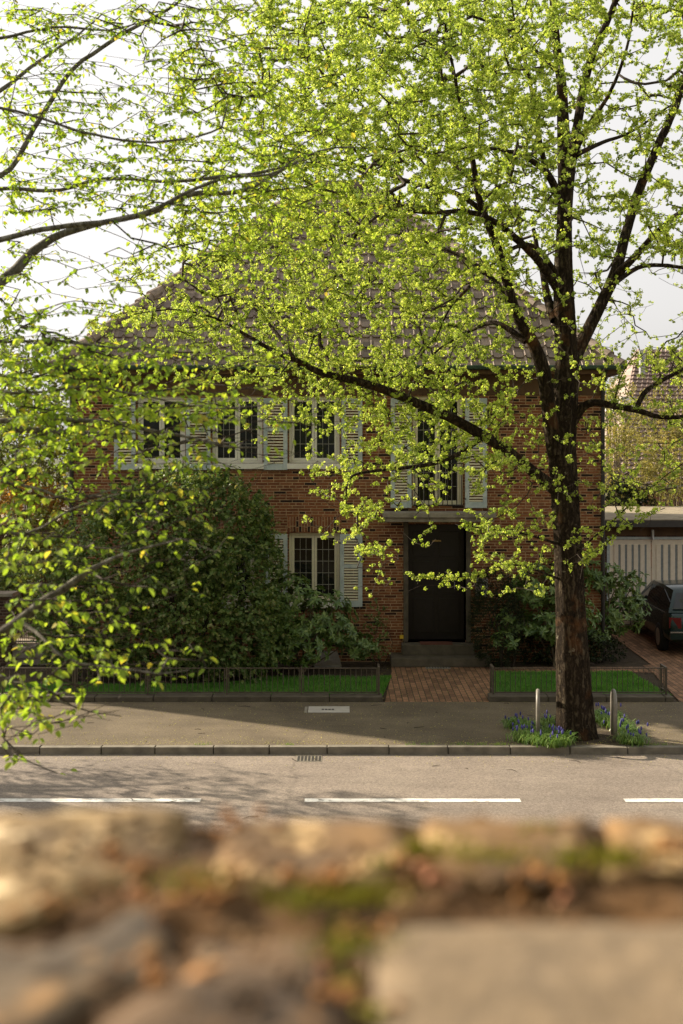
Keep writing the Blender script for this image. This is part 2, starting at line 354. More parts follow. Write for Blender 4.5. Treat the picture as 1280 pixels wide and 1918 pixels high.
# asphalt pavement in front of driveway keeps the same surface; slab edging for both lawns
def lawn(name, pts, n, hgt, seed):
    poly('lawn_soil', pts, .002, M['turf'])
    g = np.random.default_rng(seed); A = np.array(pts); lo, hi = A.min(0), A.max(0); q = []
    Pn = g.uniform(lo, hi, (n * 3, 2))
    inside = np.zeros(len(Pn), bool); j = len(A) - 1
    for i in range(len(A)):
        c = ((A[i, 1] > Pn[:, 1]) != (A[j, 1] > Pn[:, 1])) & (Pn[:, 0] < (A[j, 0] - A[i, 0]) * (Pn[:, 1] - A[i, 1]) / (A[j, 1] - A[i, 1] + 1e-9) + A[i, 0]); inside ^= c; j = i
    Pn = Pn[inside][:n]; m = len(Pn)
    a = g.uniform(0, 6.28, m); h = hgt * g.uniform(.5, 1.3, m) * (1 + .35 * np.sin(Pn[:, 0] * 5) * np.cos(Pn[:, 1] * 7)); wd = .0035; ln = g.uniform(-.03, .03, (m, 2))
    d = np.stack([np.cos(a), np.sin(a)], 1) * wd
    V = np.zeros((m, 4, 3)); V[:, 0, :2] = Pn - d; V[:, 1, :2] = Pn + d; V[:, 2, :2] = Pn + d * .5 + ln; V[:, 3, :2] = Pn - d * .5 + ln
    V[:, 0:2, 2] = 0; V[:, 2:, 2] = h[:, None]
    o = npmesh(name, V.reshape(-1, 3), np.arange(m * 4).reshape(-1, 4), M['grass']); o['kind'] = 'stuff'
    tag(o, cat='grass'); return o
lw = lawn('grass', [(2.62, 20.42), (5.72, 20.42), (5.55, 22.7), (2.9, 22.7)], 42000, .05, 1)
lw['label'] = 'short bright lawn behind the low fence right of the brick path'
lw2 = lawn('grass', [(-6.5, 20.42), (.70, 20.42), (.93, 22.2), (-1.2, 22.2), (-2.2, 21.5), (-6.5, 21.5)], 60000, .05, 2)
lw2['label'] = 'short lawn strip behind the long low fence left of the brick path'

# ------------------------------------------------------------------ foreground wall
def cap_poly(pts, z, th, seed, amp, mat_, parent, name='capstone'):
    """stone from an outline on the wall top, subdivided and roughened"""
    bm = bmesh.new(); g = random.Random(seed)
    # smooth, irregular outline
    A = [Vector((x, y)) for x, y in pts]; o2 = []
    for i in range(len(A)):
        a, c = A[i], A[(i + 1) % len(A)]; L = (c - a).length; k = max(2, int(L / .03))
        nrm = Vector((-(c - a).y, (c - a).x)).normalized()
        for t in range(k): o2.append(a.lerp(c, t / k) + nrm * g.uniform(-.008, .008))
    vs = [bm.verts.new((p.x, p.y, z)) for p in o2]; f = bm.faces.new(vs)
    if f.normal.z < 0: bmesh.ops.reverse_faces(bm, faces=[f]); 
    bm.normal_update()
    if bm.faces[:][0].normal.z < 0: bmesh.ops.reverse_faces(bm, faces=bm.faces[:])
    top = bm.faces[:][0]
    ex = bmesh.ops.extrude_face_region(bm, geom=[top]); nv = [e for e in ex['geom'] if isinstance(e, bmesh.types.BMVert)]
    for v in bm.verts:
        if v not in nv: v.co.z -= th
    ins = bmesh.ops.inset_region(bm, faces=[f for f in bm.faces if all(v in nv for v in f.verts)], thickness=.02)
    inner = [f for f in bm.faces if f.normal.z > .9 and len(f.verts) > 4]
    for f in inner:
        for v in f.verts: v.co.z += .005
    bmesh.ops.triangulate(bm, faces=inner); 
    for _ in range(3):
        es = [e for e in bm.edges if e.calc_length() > .025 and max(v.co.z for v in e.verts) > z - .01]
        if es: bmesh.ops.subdivide_edges(bm, edges=es, cuts=1, use_grid_fill=False)
        bmesh.ops.triangulate(bm, faces=[f for f in bm.faces if len(f.verts) > 4])
    from mathutils import noise as mn
    for v in bm.verts:
        if v.co.z > z - th * .5:
            p = v.co * 9 + Vector((seed * 3.1, 0, 0)); v.co.z += amp * (mn.noise(p) + .5 * mn.noise(p * 3) + .25 * mn.noise(p * 8))
    me = bpy.data.meshes.new(name); bm.to_mesh(me); bm.free(); return link(name, me, mat_, parent, True)
def m_rock(name, a, b_, c_, lich=None):
    m, n, b = mat(name); v = coords(n); n1 = noise(n, v, 7, 6, .65)
    c = ramp(n, [(.3, a), (.5, b_), (.72, c_)], n1).outputs[0]
    if lich: c = mixc(n, ramp(n, [(.56, (0, 0, 0)), (.62, (1, 1, 1))], noise(n, v, 16, 4, .6)).outputs[0], c, lich)
    c = mixc(n, .6, c, ramp(n, [(.35, (.5, .5, .5)), (.65, (1.3, 1.3, 1.3))], noise(n, v, 45, 4, .7)).outputs[0], 'MULTIPLY')
    n.links.new(c, b.inputs['Base Color']); b.inputs['Roughness'].default_value = .9; bump(n, b, noise(n, v, 60, 5), .7, .006); return m
M['rock_pale'] = m_rock('pale lichened stone', (.07, .04, .012), (.22, .14, .05), (.42, .29, .13), (.80, .62, .36))
M['rock_dark'] = m_rock('dark stone', (.022, .014, .007), (.060, .039, .018), (.11, .072, .033), (.22, .12, .04))
M['rock_brown'] = m_rock('brown stone', (.025, .015, .007), (.08, .044, .016), (.15, .082, .03), (.30, .14, .035))
M['rock_tan'] = m_rock('tan stone', (.035, .019, .007), (.14, .073, .02), (.26, .145, .048), (.48, .32, .14))
M['rock_slab'] = m_rock('smooth slab', (.12, .082, .042), (.165, .115, .062), (.21, .15, .088))
M['mortar'] = m_noise('crumbling mortar', [(.3, (.028, .016, .006)), (.55, (.10, .048, .013)), (.75, (.07, .042, .018))], 8, .95, .8, 60)
M['moss'] = m_leaf('moss', [(0, (.08, .09, .012)), (.6, (.16, .17, .02)), (1, (.26, .23, .035))], .3, .8, .1)
WT = 3.87
def wp(px, py, z=WT):
    D = F * (H - z) / (py - YH); return ((px - 640) / F * D, D)
wall = empty('stone_wall', (0, .8, 0), 'rough old stone wall with mossy mortar, out of focus close to the camera', 'wall')
bb = MB(); bb.box(-9, 9, .42, 1.13, -.1, WT - .045)
bb.build('masonry', M['mortar'], wall)
# mortar bed surface, rough
gx = np.linspace(-1.1, 1.1, 170); gy = np.linspace(.40, 1.15, 64); X_, Y_ = np.meshgrid(gx, gy)
from mathutils import noise as mn
Z_ = np.array([[WT - .012 + .012 * mn.noise(Vector((x * 12, y * 12, 0))) + .010 * mn.noise(Vector((x * 40, y * 40, 3))) for x in gx] for y in gy])
V = np.stack([X_, Y_, Z_], -1).reshape(-1, 3); i = np.arange(63)[:, None] * 170; j = np.arange(169)[None]
npmesh('mortar_bed', V, np.stack([i + j, i + j + 1, i + 171 + j, i + 170 + j], -1).reshape(-1, 4), M['mortar'], wall, True)
for pts, m_, sd, amp, zz in (
    ([(-140, 1528), (150, 1520), (345, 1523), (362, 1560), (250, 1640), (60, 1715), (-140, 1735)], 'rock_pale', 1, .012, WT - .004),
    ([(-140, 1755), (90, 1735), (225, 1672), (345, 1672), (325, 1790), (200, 1850), (60, 1935), (-140, 2010)], 'rock_dark', 2, .008, WT - .014),
    ([(365, 1735), (620, 1735), (650, 1790), (700, 2050), (100, 2050), (240, 1880), (350, 1820)], 'rock_brown', 3, .01, WT - .006),
    ([(672, 1738), (1000, 1728), (1480, 1735), (1480, 2080), (745, 2080), (700, 1850)], 'rock_slab', 4, .004, WT),
    ([(440, 1535), (760, 1532), (780, 1640), (560, 1668), (410, 1655), (400, 1590)], 'rock_tan', 5, .006, WT - .003),
    ([(800, 1532), (1100, 1530), (1120, 1640), (940, 1655), (800, 1642)], 'rock_tan', 6, .006, WT),
    ([(1130, 1530), (1560, 1532), (1580, 1650), (1140, 1645)], 'rock_tan', 8, .006, WT - .002)):
    cap_poly([wp(x, y) for x, y in pts], zz, .05, sd, amp, M[m_], wall)
g = random.Random(9)
for sx in (-1, 1):
    x = .62 if sx > 0 else .62
    while x < 3.2:
        l = g.uniform(.25, .42)
        for y0, y1 in ((.45, .76), (.80, 1.12)):
            cap_poly([(sx * x, y0), (sx * (x + l), y0), (sx * (x + l), y1), (sx * x, y1)][::sx], WT, .05, g.randint(20, 90), .01, M[g.choice(['rock_brown', 'rock_tan', 'rock_dark', 'rock_pale'])], wall)
        x += l + .03
# pebbles and moss lying in the joints
g = np.random.default_rng(4)
def pebbles(name, spots, m_, n, size, sx, sy, label):
    b = MB()
    for px, py in spots:
        for _ in range(n):
            x, y = wp(px + g.normal(0, sx), py + g.normal(0, sy)); s = size * g.uniform(.5, 1.4)
            bm = bmesh.new(); bmesh.ops.create_icosphere(bm, subdivisions=1, radius=s)
            bm.verts.index_update(); q = g.uniform(.6, 1.3, 3)
            b.add([(x + v.co.x * q[0], y + v.co.y * q[1], WT + .004 + s * .3 + v.co.z * q[2] * .7) for v in bm.verts], [[v.index for v in f.verts] for f in bm.faces]); bm.free()
    o = b.build(name, m_, None, True); return tag(o, label, 'gravel' if name == 'gravel' else 'moss', kind='stuff')
pebbles('gravel', [(450, 1640), (560, 1640), (640, 1630), (800, 1680), (1000, 1690), (90, 1600), (30, 1640), (170, 1580), (300, 1590), (480, 1790), (420, 1900), (560, 1860)], M['rock_tan'], 8, .005, 60, 18, 'small pale pebbles and grit scattered over the stone wall top')
pebbles('gravel', [(820, 1665), (790, 1655), (210, 1690), (1050, 1700), (600, 1830)], m_plain('brick grit', (.36, .15, .07), .8), 2, .007, 18, 8, 'salmon coloured grit in the wall joints')
pebbles('gravel', [(240, 1630), (330, 1700), (380, 1680), (450, 1560), (120, 1700), (600, 1660), (740, 1640), (1000, 1660), (1240, 1600), (620, 1880), (290, 1840), (680, 1760)], m_plain('ochre grit', (.26, .11, .025), .9), 9, .0055, 38, 14, 'orange lichen crumbs along the wall joints')
pebbles('moss', [(600, 1700), (650, 1695), (560, 1700), (700, 1690), (640, 1755), (650, 1790), (365, 1665), (930, 1618), (860, 1612), (800, 1600), (1080, 1622), (1160, 1618), (720, 1630), (1010, 1560), (650, 1850), (700, 1910)], M['moss'], 9, .004, 18, 6, 'yellow green moss cushions in the wall joints')
def tufts(name, spots, n, hgt, m_, label, sp=.012):
    V = []
    for px, py in spots:
        x, y = wp(px, py)
        for _ in range(n):
            a = g.uniform(0, 6.28); xx, yy = x + g.normal(0, sp), y + g.normal(0, sp * .6); h = hgt * g.uniform(.5, 1.2); l = g.normal(0, .4, 2) * h
            d = np.array([math.cos(a), math.sin(a)]) * .0012
            V += [(xx - d[0], yy - d[1], WT), (xx + d[0], yy + d[1], WT), (xx + l[0] + d[0] * .3, yy + l[1], WT + h), (xx + l[0] - d[0] * .3, yy + l[1], WT + h)]
    o = npmesh(name, V, np.arange(len(V)).reshape(-1, 4), m_); return tag(o, label, 'moss', kind='stuff')
tufts('moss', [(640, 1694), (580, 1700), (650, 1780), (930, 1616), (860, 1612), (700, 1690), (365, 1665), (800, 1600), (1160, 1618), (1080, 1620)], 60, .016, M['moss'], 'bright moss tufts standing up from the wall joints', .018)

# ------------------------------------------------------------------ the house
house = empty('brick_house', (0, FD, 0), 'two storey brown brick house with hipped tile roof and pale blue shutters', 'house')
HX0, HX1 = fx(133), fx(1133); HY1 = 33.2; EZ = fz(697)
W3 = [(257, 347), (397, 492), (541, 637)]
holes = [(fx(a), fx(b_), fz(868), fz(742)) for a, b_ in W3]
holes.append((fx(773), fx(868), fz(948), fz(742)))
holes.append((fx(541), fx(637), fz(1128), fz(998)))
holes.append((fx(383), fx(478), fz(1128), fz(998)))
holes.append((fx(765), fx(873), fz(1203), fz(982)))
def holed(b, x0, x1, z0, z1, y, holes, rev):
    xs = sorted({x0, x1, *[h[0] for h in holes], *[h[1] for h in holes]}); zs = sorted({z0, z1, *[h[2] for h in holes], *[h[3] for h in holes]})
    xs = [x for x in xs if x0 <= x <= x1]; zs = [z for z in zs if z0 <= z <= z1]
    for i in range(len(xs) - 1):
        for j in range(len(zs) - 1):
            cx, cz = (xs[i] + xs[i + 1]) / 2, (zs[j] + zs[j + 1]) / 2
            if any(h[0] < cx < h[1] and h[2] < cz < h[3] for h in holes): continue
            b.add([(xs[i], y, zs[j]), (xs[i + 1], y, zs[j]), (xs[i + 1], y, zs[j + 1]), (xs[i], y, zs[j + 1])], [(0, 1, 2, 3)])
    for a, c, d, e in holes:
        b.add([(a, y, d), (c, y, d), (c, y, e), (a, y, e), (a, y + rev, d), (c, y + rev, d), (c, y + rev, e), (a, y + rev, e)], [(0, 4, 5, 1), (1, 5, 6, 2), (2, 6, 7, 3), (3, 7, 4, 0)])
b = MB(); holed(b, HX0, HX1, -.05, EZ, FD, holes, .35)
b.add([(HX0, FD, -.05), (HX0, HY1, -.05), (HX0, HY1, EZ), (HX0, FD, EZ), (HX1, FD, -.05), (HX1, HY1, -.05), (HX1, HY1, EZ), (HX1, FD, EZ)], [(0, 3, 2, 1), (4, 5, 6, 7), (1, 2, 6, 5)])
b.build('wall', M['brick'], house)
# upright brick lintels and the band under the eaves
for a, c in ((541, 637), (383, 478)): MB().box(fx(a) - .03, fx(c) + .03, FD - .006, FD + .1, fz(996) , fz(968)).build('lintel', M['soldier'], house)
MB().box(HX0 - .01, HX1 + .01, FD - .03, FD + .05, fz(740), fz(702)).build('frieze', M['wood'], house)

def window(x0, x1, z0, z1, cols, rows, sill=True, frame='cream', leaves=2, bars=True, curtain=False, bh=None):
    y = FD + .08; fr = .055; b = MB()
    def ring(X0, X1, Z0, Z1, t, ya, yb):
        b.box(X0, X0 + t, ya, yb, Z0, Z1, bev=.006); b.box(X1 - t, X1, ya, yb, Z0, Z1, bev=.006)
        b.box(X0 + t, X1 - t, ya, yb, Z1 - t, Z1, bev=.006); b.box(X0 + t, X1 - t, ya, yb, Z0, Z0 + t, bev=.006)
    ring(x0 + .003, x1 - .003, z0 + .003, z1 - .003, fr, y, y + .1)
    wo_ = b.build('window', M['white' if frame == 'white' else 'cream'], house)
    xi0, xi1, zi0, zi1 = x0 + fr + .005, x1 - fr - .005, z0 + fr + .005, z1 - fr - .005; wl = (xi1 - xi0) / leaves
    b = MB(); gb = MB()
    for k in range(leaves):
        a, c = xi0 + k * wl + .002, xi0 + (k + 1) * wl - .002; t = .05
        ring(a, c, zi0, zi1, t, y + .02, y + .07)
        if bars:
            for i in range(1, cols): xx = a + t + (c - a - 2 * t) * i / cols; gb.box(xx - .004, xx + .004, y + .034, y + .05, zi0 + t, zi1 - t)
            for j in range(1, rows): zz = zi0 + t + (zi1 - zi0 - 2 * t) * j / rows; gb.box(a + t, c - t, y + .033, y + .049, zz - .0045, zz + .0045)
    b.build('sash', M['white' if frame == 'white' else 'cream'], wo_)
    if bars: gb.build('glazing_bars', M['lead'], wo_)
    MB().box(xi0 + .01, xi1 - .01, y + .052, y + .056, zi0 + .01, zi1 - .01).build('pane', M['glass'], wo_)
    if sill: MB().box(x0 - .03, x1 + .03, FD - .07, FD + .1, z0 - .115, z0 - .002, bev=.01).build('sill', M['white'], wo_)
    MB().box(x0 - .0, x1 + .0, y + .3, y + .32, z0 - .1, z1 + .1).build('blind', m_plain('dark room', (.02, .018, .015), .9), wo_) if curtain else None
    return wo_
for a, c in W3: window(fx(a), fx(c), fz(868), fz(742), 3, 4, frame='white', bars=(a != 257))
window(fx(773), fx(868), fz(948), fz(742), 3, 7, sill=False)
for a, c in ((541, 637), (383, 478)): window(fx(a), fx(c), fz(1128), fz(998), 3, 5)
def shutter(px0, px1, py0, py1):
    x0, x1, z0, z1 = fx(px0), fx(px1), fz(py1), fz(py0); y0, y1 = FD - .065, FD - .02; t = .085; b = MB()
    b.box(x0, x0 + t, y0, y1, z0, z1, bev=.006); b.box(x1 - t, x1, y0, y1, z0, z1, bev=.006)
    mid = z0 + (z1 - z0) * .56
    for a, c in ((z0, z0 + .12), (mid - .035, mid + .035), (z1 - .1, z1)): b.box(x0 + t, x1 - t, y0 + .002, y1, a, c)
    o = b.build('shutter', M['blue'], house); b = MB()
    for za, zb in ((z0 + .12, mid - .035), (mid + .035, z1 - .1)):
        n = max(3, int((zb - za) / .056))
        for k in range(n):
            z = za + (k + .5) * (zb - za) / n; xa, xb = x0 + t, x1 - t
            b.add([(xa, y0 + .006, z - .020), (xb, y0 + .006, z - .020), (xb, y1, z + .002), (xa, y1, z + .002), (xa, y0 + .006, z + .004), (xb, y0 + .006, z + .004), (xb, y1, z + .014), (xa, y1, z + .014)],
                  [(0, 1, 2, 3), (4, 7, 6, 5), (0, 4, 5, 1), (3, 2, 6, 7)])
    b.build('slats', M['cream'], o); 
    for z in (z0 + .18, z1 - .18): MB().box(x0 - .02, x0 + .02, y0 - .006, y0 + .0, z - .012, z + .012).build('hinge', M['iron'], o)
for q in ((215, 255, 746, 880), (349, 395, 746, 880), (494, 539, 746, 880), (640, 679, 746, 880), (732, 771, 746, 951), (871, 912, 746, 951), (498, 539, 1000, 1136), (637, 679, 1000, 1136), (340, 380, 1000, 1136)): shutter(*q)
# iron grille on the balcony window
b = MB(); zt, zb = fz(868), fz(946)
xs = np.linspace(fx(777), fx(864), 11)
for k, x in enumerate(xs): b.tube([(x, FD - .05, zb), (x, FD - .09, (zb + zt) / 2), (x, FD - .05, zt)], [.009] * 3, 5)
for z in (zt, zb): b.box(xs[0] - .03, xs[-1] + .03, FD - .06, FD - .04, z - .012, z + .012)
b.build('window_grille', M['iron'], house)
# canopy, door, stone jambs
b = MB(); b.box(fx(716), fx(921), FD - .75, FD + .02, fz(966), fz(957), bev=.01); b.box(fx(720), fx(917), FD - .70, FD + .02, fz(974), fz(966) - .002, bev=.006)
b.build('canopy', M['stone'], house)
for a, c in ((756, 765), (873, 882)): MB().box(fx(a), fx(c), FD - .05, FD + .34, fz(1202), fz(978), bev=.01).build('door_jamb', M['stepstone'], house)
b = MB(); dx0, dx1, dz0, dz1 = fx(766), fx(872), fz(1202), fz(984); b.box(dx0, dx1, FD + .31, FD + .345, dz0, dz1)
for k in range(2):
    for (u0, u1) in ((.06, .36), (.4, .68), (.72, .94)):
        xa = dx0 + .1 + k * (dx1 - dx0) / 2 * .93; xb = xa + .42; b.box(xa, xb, FD + .295, FD + .311, dz0 + (dz1 - dz0) * u0, dz0 + (dz1 - dz0) * u1, bev=.006)
do = b.build('door', M['doorwood'], house)
b = MB(); b.tube([(dx1 - .2, FD + .2, fz(1105)), (dx1 - .2, FD + .2, fz(1092))], [.012, .012], 6); b.build('door_handle', M['galv'], do)
b = MB(); b.box(fx(812), fx(828), FD + .22, FD + .235, fz(1016), fz(1013)); b.build('letter_slot', m_plain('brass', (.35, .25, .10), .4, metal=.6), do)
b = MB(); b.box(fx(752), fx(886), FD - .34, FD + .36, fz(1222) + .002, fz(1203), bev=.012); b.box(fx(730), fx(912), FD - .72, FD - .0, .01, fz(1222), bev=.012)
b.build('steps', M['stepstone'], house)
# gutter, eaves, drainpipe
OV = .36; ex0, ex1, ey0, ey1 = HX0 - .28, HX1 + .28, FD - OV, HY1 + OV
b = MB(); b.box(ex0 + .02, ex1 - .02, ey0 + .02, ey1, EZ - .06, EZ + .02); b.build('eaves', M['wood'], house)
b = MB(); gy = ey0 - .06; n = 8; V = []
for x in (ex0 - .1, ex1 + .06):
    for k in range(n + 1): a = math.pi * (1 + k / n); V.append((x, gy + .075 * math.cos(a), EZ + .10 + .075 * math.sin(a)))
b.add(V, [(k, k + 1, n + 2 + k, n + 1 + k) for k in range(n)]); b.add(V[:n + 1], [tuple(range(n + 1))]); b.add(V[n + 1:], [tuple(range(n + 1))])
b.box(ex0 - .1, ex1 + .06, gy - .083, gy - .068, EZ + .085, EZ + .105); b.build('gutter', M['copper'], house)
b = MB(); px_ = fx(136); b.tube([(px_, gy + .02, EZ + .06), (px_, FD - .08, EZ - .3), (px_, FD - .08, 0)], [.045] * 3, 10)
for z in (1.2, 2.9, 4.6): b.tube([(px_, FD - .08, z - .02), (px_, FD - .08, z + .02)], [.055, .055], 10)
b.build('drainpipe', M['iron'], house)
b = MB(); px_ = fx(1128); b.tube([(px_, gy + .02, EZ + .06), (px_, FD - .08, EZ - .3), (px_, FD - .08, 0)], [.04] * 3, 10); b.build('drainpipe', M['iron'], house)
MB().box(fx(749), fx(756), FD - .045, FD - .03, fz(1196), fz(1189)).build('marker_plate', M['yellow'], house)
# mailbox, bell plate, vent frame low in the wall
mb = MB(); mb.box(fx(890), fx(913), FD - .13, FD - .002, fz(1116), fz(1083), bev=.008); mo = mb.build('mailbox', M['galv'])
tag(mo, 'small grey steel mailbox on the brick wall right of the dark front door', 'mailbox')
b = MB(); b.box(fx(893), fx(910), FD - .136, FD - .131, fz(1092), fz(1089)); b.build('mail_slot', M['iron'], mo)
cb = MB()
V = [P(588, 1246, 23.1), P(640, 1246, 23.1), P(632, 1219, 23.75), P(596, 1219, 23.75)]
cb.add(V + [(x, y, z - .04) for x, y, z in V], [(0, 1, 2, 3), (7, 6, 5, 4), (0, 4, 5, 1), (1, 5, 6, 2), (2, 6, 7, 3), (3, 7, 4, 0)])
tag(cb.build('light_well_cover', M['galv']), 'sloping grey cover of a cellar light well under the ground floor window', 'cellar cover')

# roof: pantile surface on four hips
RP = .96; run = (ey1 - ey0) / 2; RZ_ = EZ + .04; ridge_z = RZ_ + run * RP; rx0, rx1 = ex0 + run, ex1 - run; ymid = (ey0 + ey1) / 2
if rx0 > rx1: rx0 = rx1 = (rx0 + rx1) / 2
def slope(p0, p1, inward, width, tri):
    """tiled slope: p0->p1 along the eave, rising inwards"""
    p0 = Vector(p0); p1 = Vector(p1); u = (p1 - p0).normalized(); inw = Vector(inward); up = (inw + Vector((0, 0, RP))).normalized(); nrm = u.cross(up)
    L = (p1 - p0).length; SL = math.hypot(run, run * RP); tw, th = .222, .333; nc = int(L / tw) + 1; nr = int(SL / th) + 1
    prof = [(0, .0), (.08, .0), (.40, -.010), (.66, .0), (.74, .042), (.83, .062), (.92, .042)]
    us = []; hs_ = []
    for c in range(nc):
        for a, h in prof: us.append((c + a) * tw); hs_.append(h)
    us = np.array(us); hs_ = np.array(hs_); m = us <= L; us = us[m]; hs_ = hs_[m]
    V = []; nu = len(us); rows = []
    for r_ in range(nr):
        for (t, lift) in ((0, .040), (.999, .002)):
            s = (r_ + t) * th
            if s > SL: s = SL
            rows.append(s); jj = np.random.default_rng(r_).normal(0, .002, nu)
            for k in range(nu): V.append(p0 + u * us[k] + up * s + nrm * (hs_[k] + lift + jj[k]))
    Q = []
    for r_ in range(len(rows) - 1):
        for k in range(nu - 1): Q.append((r_ * nu + k, r_ * nu + k + 1, (r_ + 1) * nu + k + 1, (r_ + 1) * nu + k))
    bm = bmesh.new(); vs = [bm.verts.new(v) for v in V]
    for q in Q:
        try: bm.faces.new([vs[i] for i in q])
        except ValueError: pass
    # clip along both hips
    for q, sgn in ((p0, -1), (p1, 1)):
        pn = (u * sgn + inw).normalized()
        bmesh.ops.bisect_plane(bm, geom=bm.verts[:] + bm.edges[:] + bm.faces[:], plane_co=q, plane_no=pn, clear_outer=True)
    me = bpy.data.meshes.new('roof'); bm.to_mesh(me); bm.free(); return me
mes = [slope((ex0, ey0, RZ_), (ex1, ey0, RZ_), (0, 1, 0), 0, 0), slope((ex0, ey1, RZ_), (ex0, ey0, RZ_), (1, 0, 0), 0, 0), slope((ex1, ey0, RZ_), (ex1, ey1, RZ_), (-1, 0, 0), 0, 0), slope((ex1, ey1, RZ_), (ex0, ey1, RZ_), (0, -1, 0), 0, 0)]
bm = bmesh.new()
for me in mes: bm.from_mesh(me)
me = bpy.data.meshes.new('roof'); bm.to_mesh(me); bm.free(); roof = link('roof', me, M['tile'], house, False)
b = MB()
def caps(a, c, r=.13, l=.36):
    a = Vector(a); c = Vector(c); d = (c - a); n = int(d.length / l); d.normalize()
    for k in range(n):
        p = a + d * (k * l); q = p + d * (l * 1.12); b.tube([p + Vector((0, 0, .035)), q + Vector((0, 0, .0))], [r * 1.05, r * .86], 12)
hz = RZ_ + .02
for a, c in (((ex0, ey0, hz), (rx0, ymid, ridge_z)), ((ex1, ey0, hz), (rx1, ymid, ridge_z)), ((ex0, ey1, hz), (rx0, ymid, ridge_z)), ((ex1, ey1, hz), (rx1, ymid, ridge_z)), ((rx0, ymid, ridge_z + .02), (rx1, ymid, ridge_z + .02))): caps(a, c)
b.build('hip_tiles', M['tile'], roof, False)
tag(MB().box(fx(786), fx(846), FD - .32, FD + .02, fz(1203) + .002, fz(1203) + .016, bev=.004).build('door_mat', M['mat']), 'reddish door mat on the top step before the dark door', 'door mat')
b = MB(); x0, y1_ = gp(795, 1245); x1, y0_ = gp(845, 1253); b.box(x0, x1, y0_, y1_, .002, .012, 0)
gm = b.build('boot_scraper', M['stone']); tag(gm, 'pale boot scraper grate let into the brick path before the steps', 'grate'); b = MB()
for k in range(9): xx = x0 + .03 + (x1 - x0 - .06) * k / 8; b.box(xx - .012, xx + .012, y0_ + .03, y1_ - .03, .0125, .015)
b.build('slots', M['grate'], gm)

# ------------------------------------------------------------------ garage and neighbours
gar = empty('garage', (8.5, 29, 0), 'flat roofed brick garage with cream and grey striped doors behind the parked car', 'garage')
GY = 29.0; gxx = lambda p: (p - 640) / F * GY; gzz = lambda p: H - (p - YH) / F * GY
d0, d1 = gxx(1137), gxx(1310)
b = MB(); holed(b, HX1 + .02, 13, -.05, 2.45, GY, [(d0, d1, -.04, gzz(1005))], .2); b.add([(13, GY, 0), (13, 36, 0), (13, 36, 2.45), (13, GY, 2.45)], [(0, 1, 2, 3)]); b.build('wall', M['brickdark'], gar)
b = MB(); b.box(HX1 + .02, 13.2, GY - .35, 36, 2.47, 2.62); b.build('roof', M['slabroof'], gar)
b = MB(); b.box(HX1 + .02, 13.2, GY - .375, GY - .352, 2.44, 2.60); b.build('roof_edge', m_plain('zinc edge', (.05, .045, .04), .6), gar)
b = MB(); b.box(HX1 + .02, 13, GY - .02, GY - .004, gzz(1003), 2.44)
b.build('soffit_boards', M['wood'], gar)
zt = gzz(1008); mid = gxx(1221)
b = MB(); b.box(d0, d0 + .07, GY - .01, GY + .1, 0, zt + .03); b.box(d0 + .07, d1, GY - .01, GY + .1, zt - .03, zt + .03); b.box(d1 - .07, d1, GY - .01, GY + .1, 0, zt - .03); b.build('door_frame', M['blue'], gar)
for k, (a, c) in enumerate(((d0 + .08, mid - .015), (mid + .015, d1 - .08))):
    b = MB(); b.box(a, c, GY + .03, GY + .07, .03, zt - .04)
    n = 5
    for i in range(n):
        xa = a + .10 + (c - a - .2) * i / n; xb = xa + (c - a - .2) / n * .66; b.box(xa, xb, GY + .012, GY + .029, .15, zt - .16, bev=.005)
    ring = 1
    gd = b.build('garage_door', m_plain('cream door paint', (.78, .68, .54), .55, var=.06), gar); b = MB()
    for i in range(n):
        xb = a + .10 + (c - a - .2) * (i + .66) / n + .004; xe = a + .10 + (c - a - .2) * (i + 1) / n - .004; b.box(xb, xe, GY + .02, GY + .028, .15, zt - .16)
    b.build('stripe', m_plain('grey blue stripe', (.22, .24, .24), .5), gd)
    if k: b = MB(); b.tube([(a + .05, GY - .03, gzz(1092)), (a + .17, GY - .03, gzz(1092))], [.01, .01], 6); b.box(a + .03, a + .07, GY + .0, GY + .028, gzz(1098), gzz(1086)); b.build('handle', M['galv'], gd)
b = MB(); x = gxx(1221); b.box(x - .03, x + .03, GY - .12, GY - .022, 2.2, 2.36, bev=.01); b.tube([(x, GY - .09, 2.2), (x, GY - .09, 2.12)], [.03, .045], 8); b.build('lamp', M['galv'], gar)

nh = empty('neighbour_house', (16, 42, 0), 'salmon rendered house with a steep pale brown tiled roof beyond the garage', 'house')
NY = 44.
nX = lambda p, d=NY: (p - 640) / F * d
nZ = lambda p, d=NY: H - (p - YH) / F * d
b = MB(); b.box(nX(1150), 24, NY, 54, 0, nZ(912)); b.build('wall', M['plaster'], nh)
xa = nX(1140, 43.5); za = nZ(908, 43.5); xr = nX(1192, 50); zr = nZ(655, 50)
V = []; nr, ncx = 32, 64
me_v = []; Q = []
for r_ in range(nr * 2):
    t = (r_ // 2 + (r_ % 2) * .999) / nr; lf = .05 if r_ % 2 == 0 else 0
    y = 43.4 + (50 - 43.4) * t; z = za + (zr - za) * t; xl = xa + (xr - xa) * t
    for c in range(ncx * 4 + 1):
        h = (0, .0, .035, .01)[c % 4]; me_v.append((xl + (25 - xl) * c / (ncx * 4), y - h - lf, z + h + lf))
W_ = ncx * 4 + 1
for r_ in range(nr * 2 - 1):
    for c in range(W_ - 1): Q.append((r_ * W_ + c, r_ * W_ + c + 1, (r_ + 1) * W_ + c + 1, (r_ + 1) * W_ + c))
k = len(me_v); me_v += [(xa, 56.6, za), (25, 56.6, za), (25, 50, zr), (xr, 50, zr), (xa, 43.4, za)]
nro = MB(); nro.v = me_v; nro.f = Q + [(k, k + 3, k + 2, k + 1), (k, k + 4, k + 3)]; nro.mi = [0] * len(nro.f)
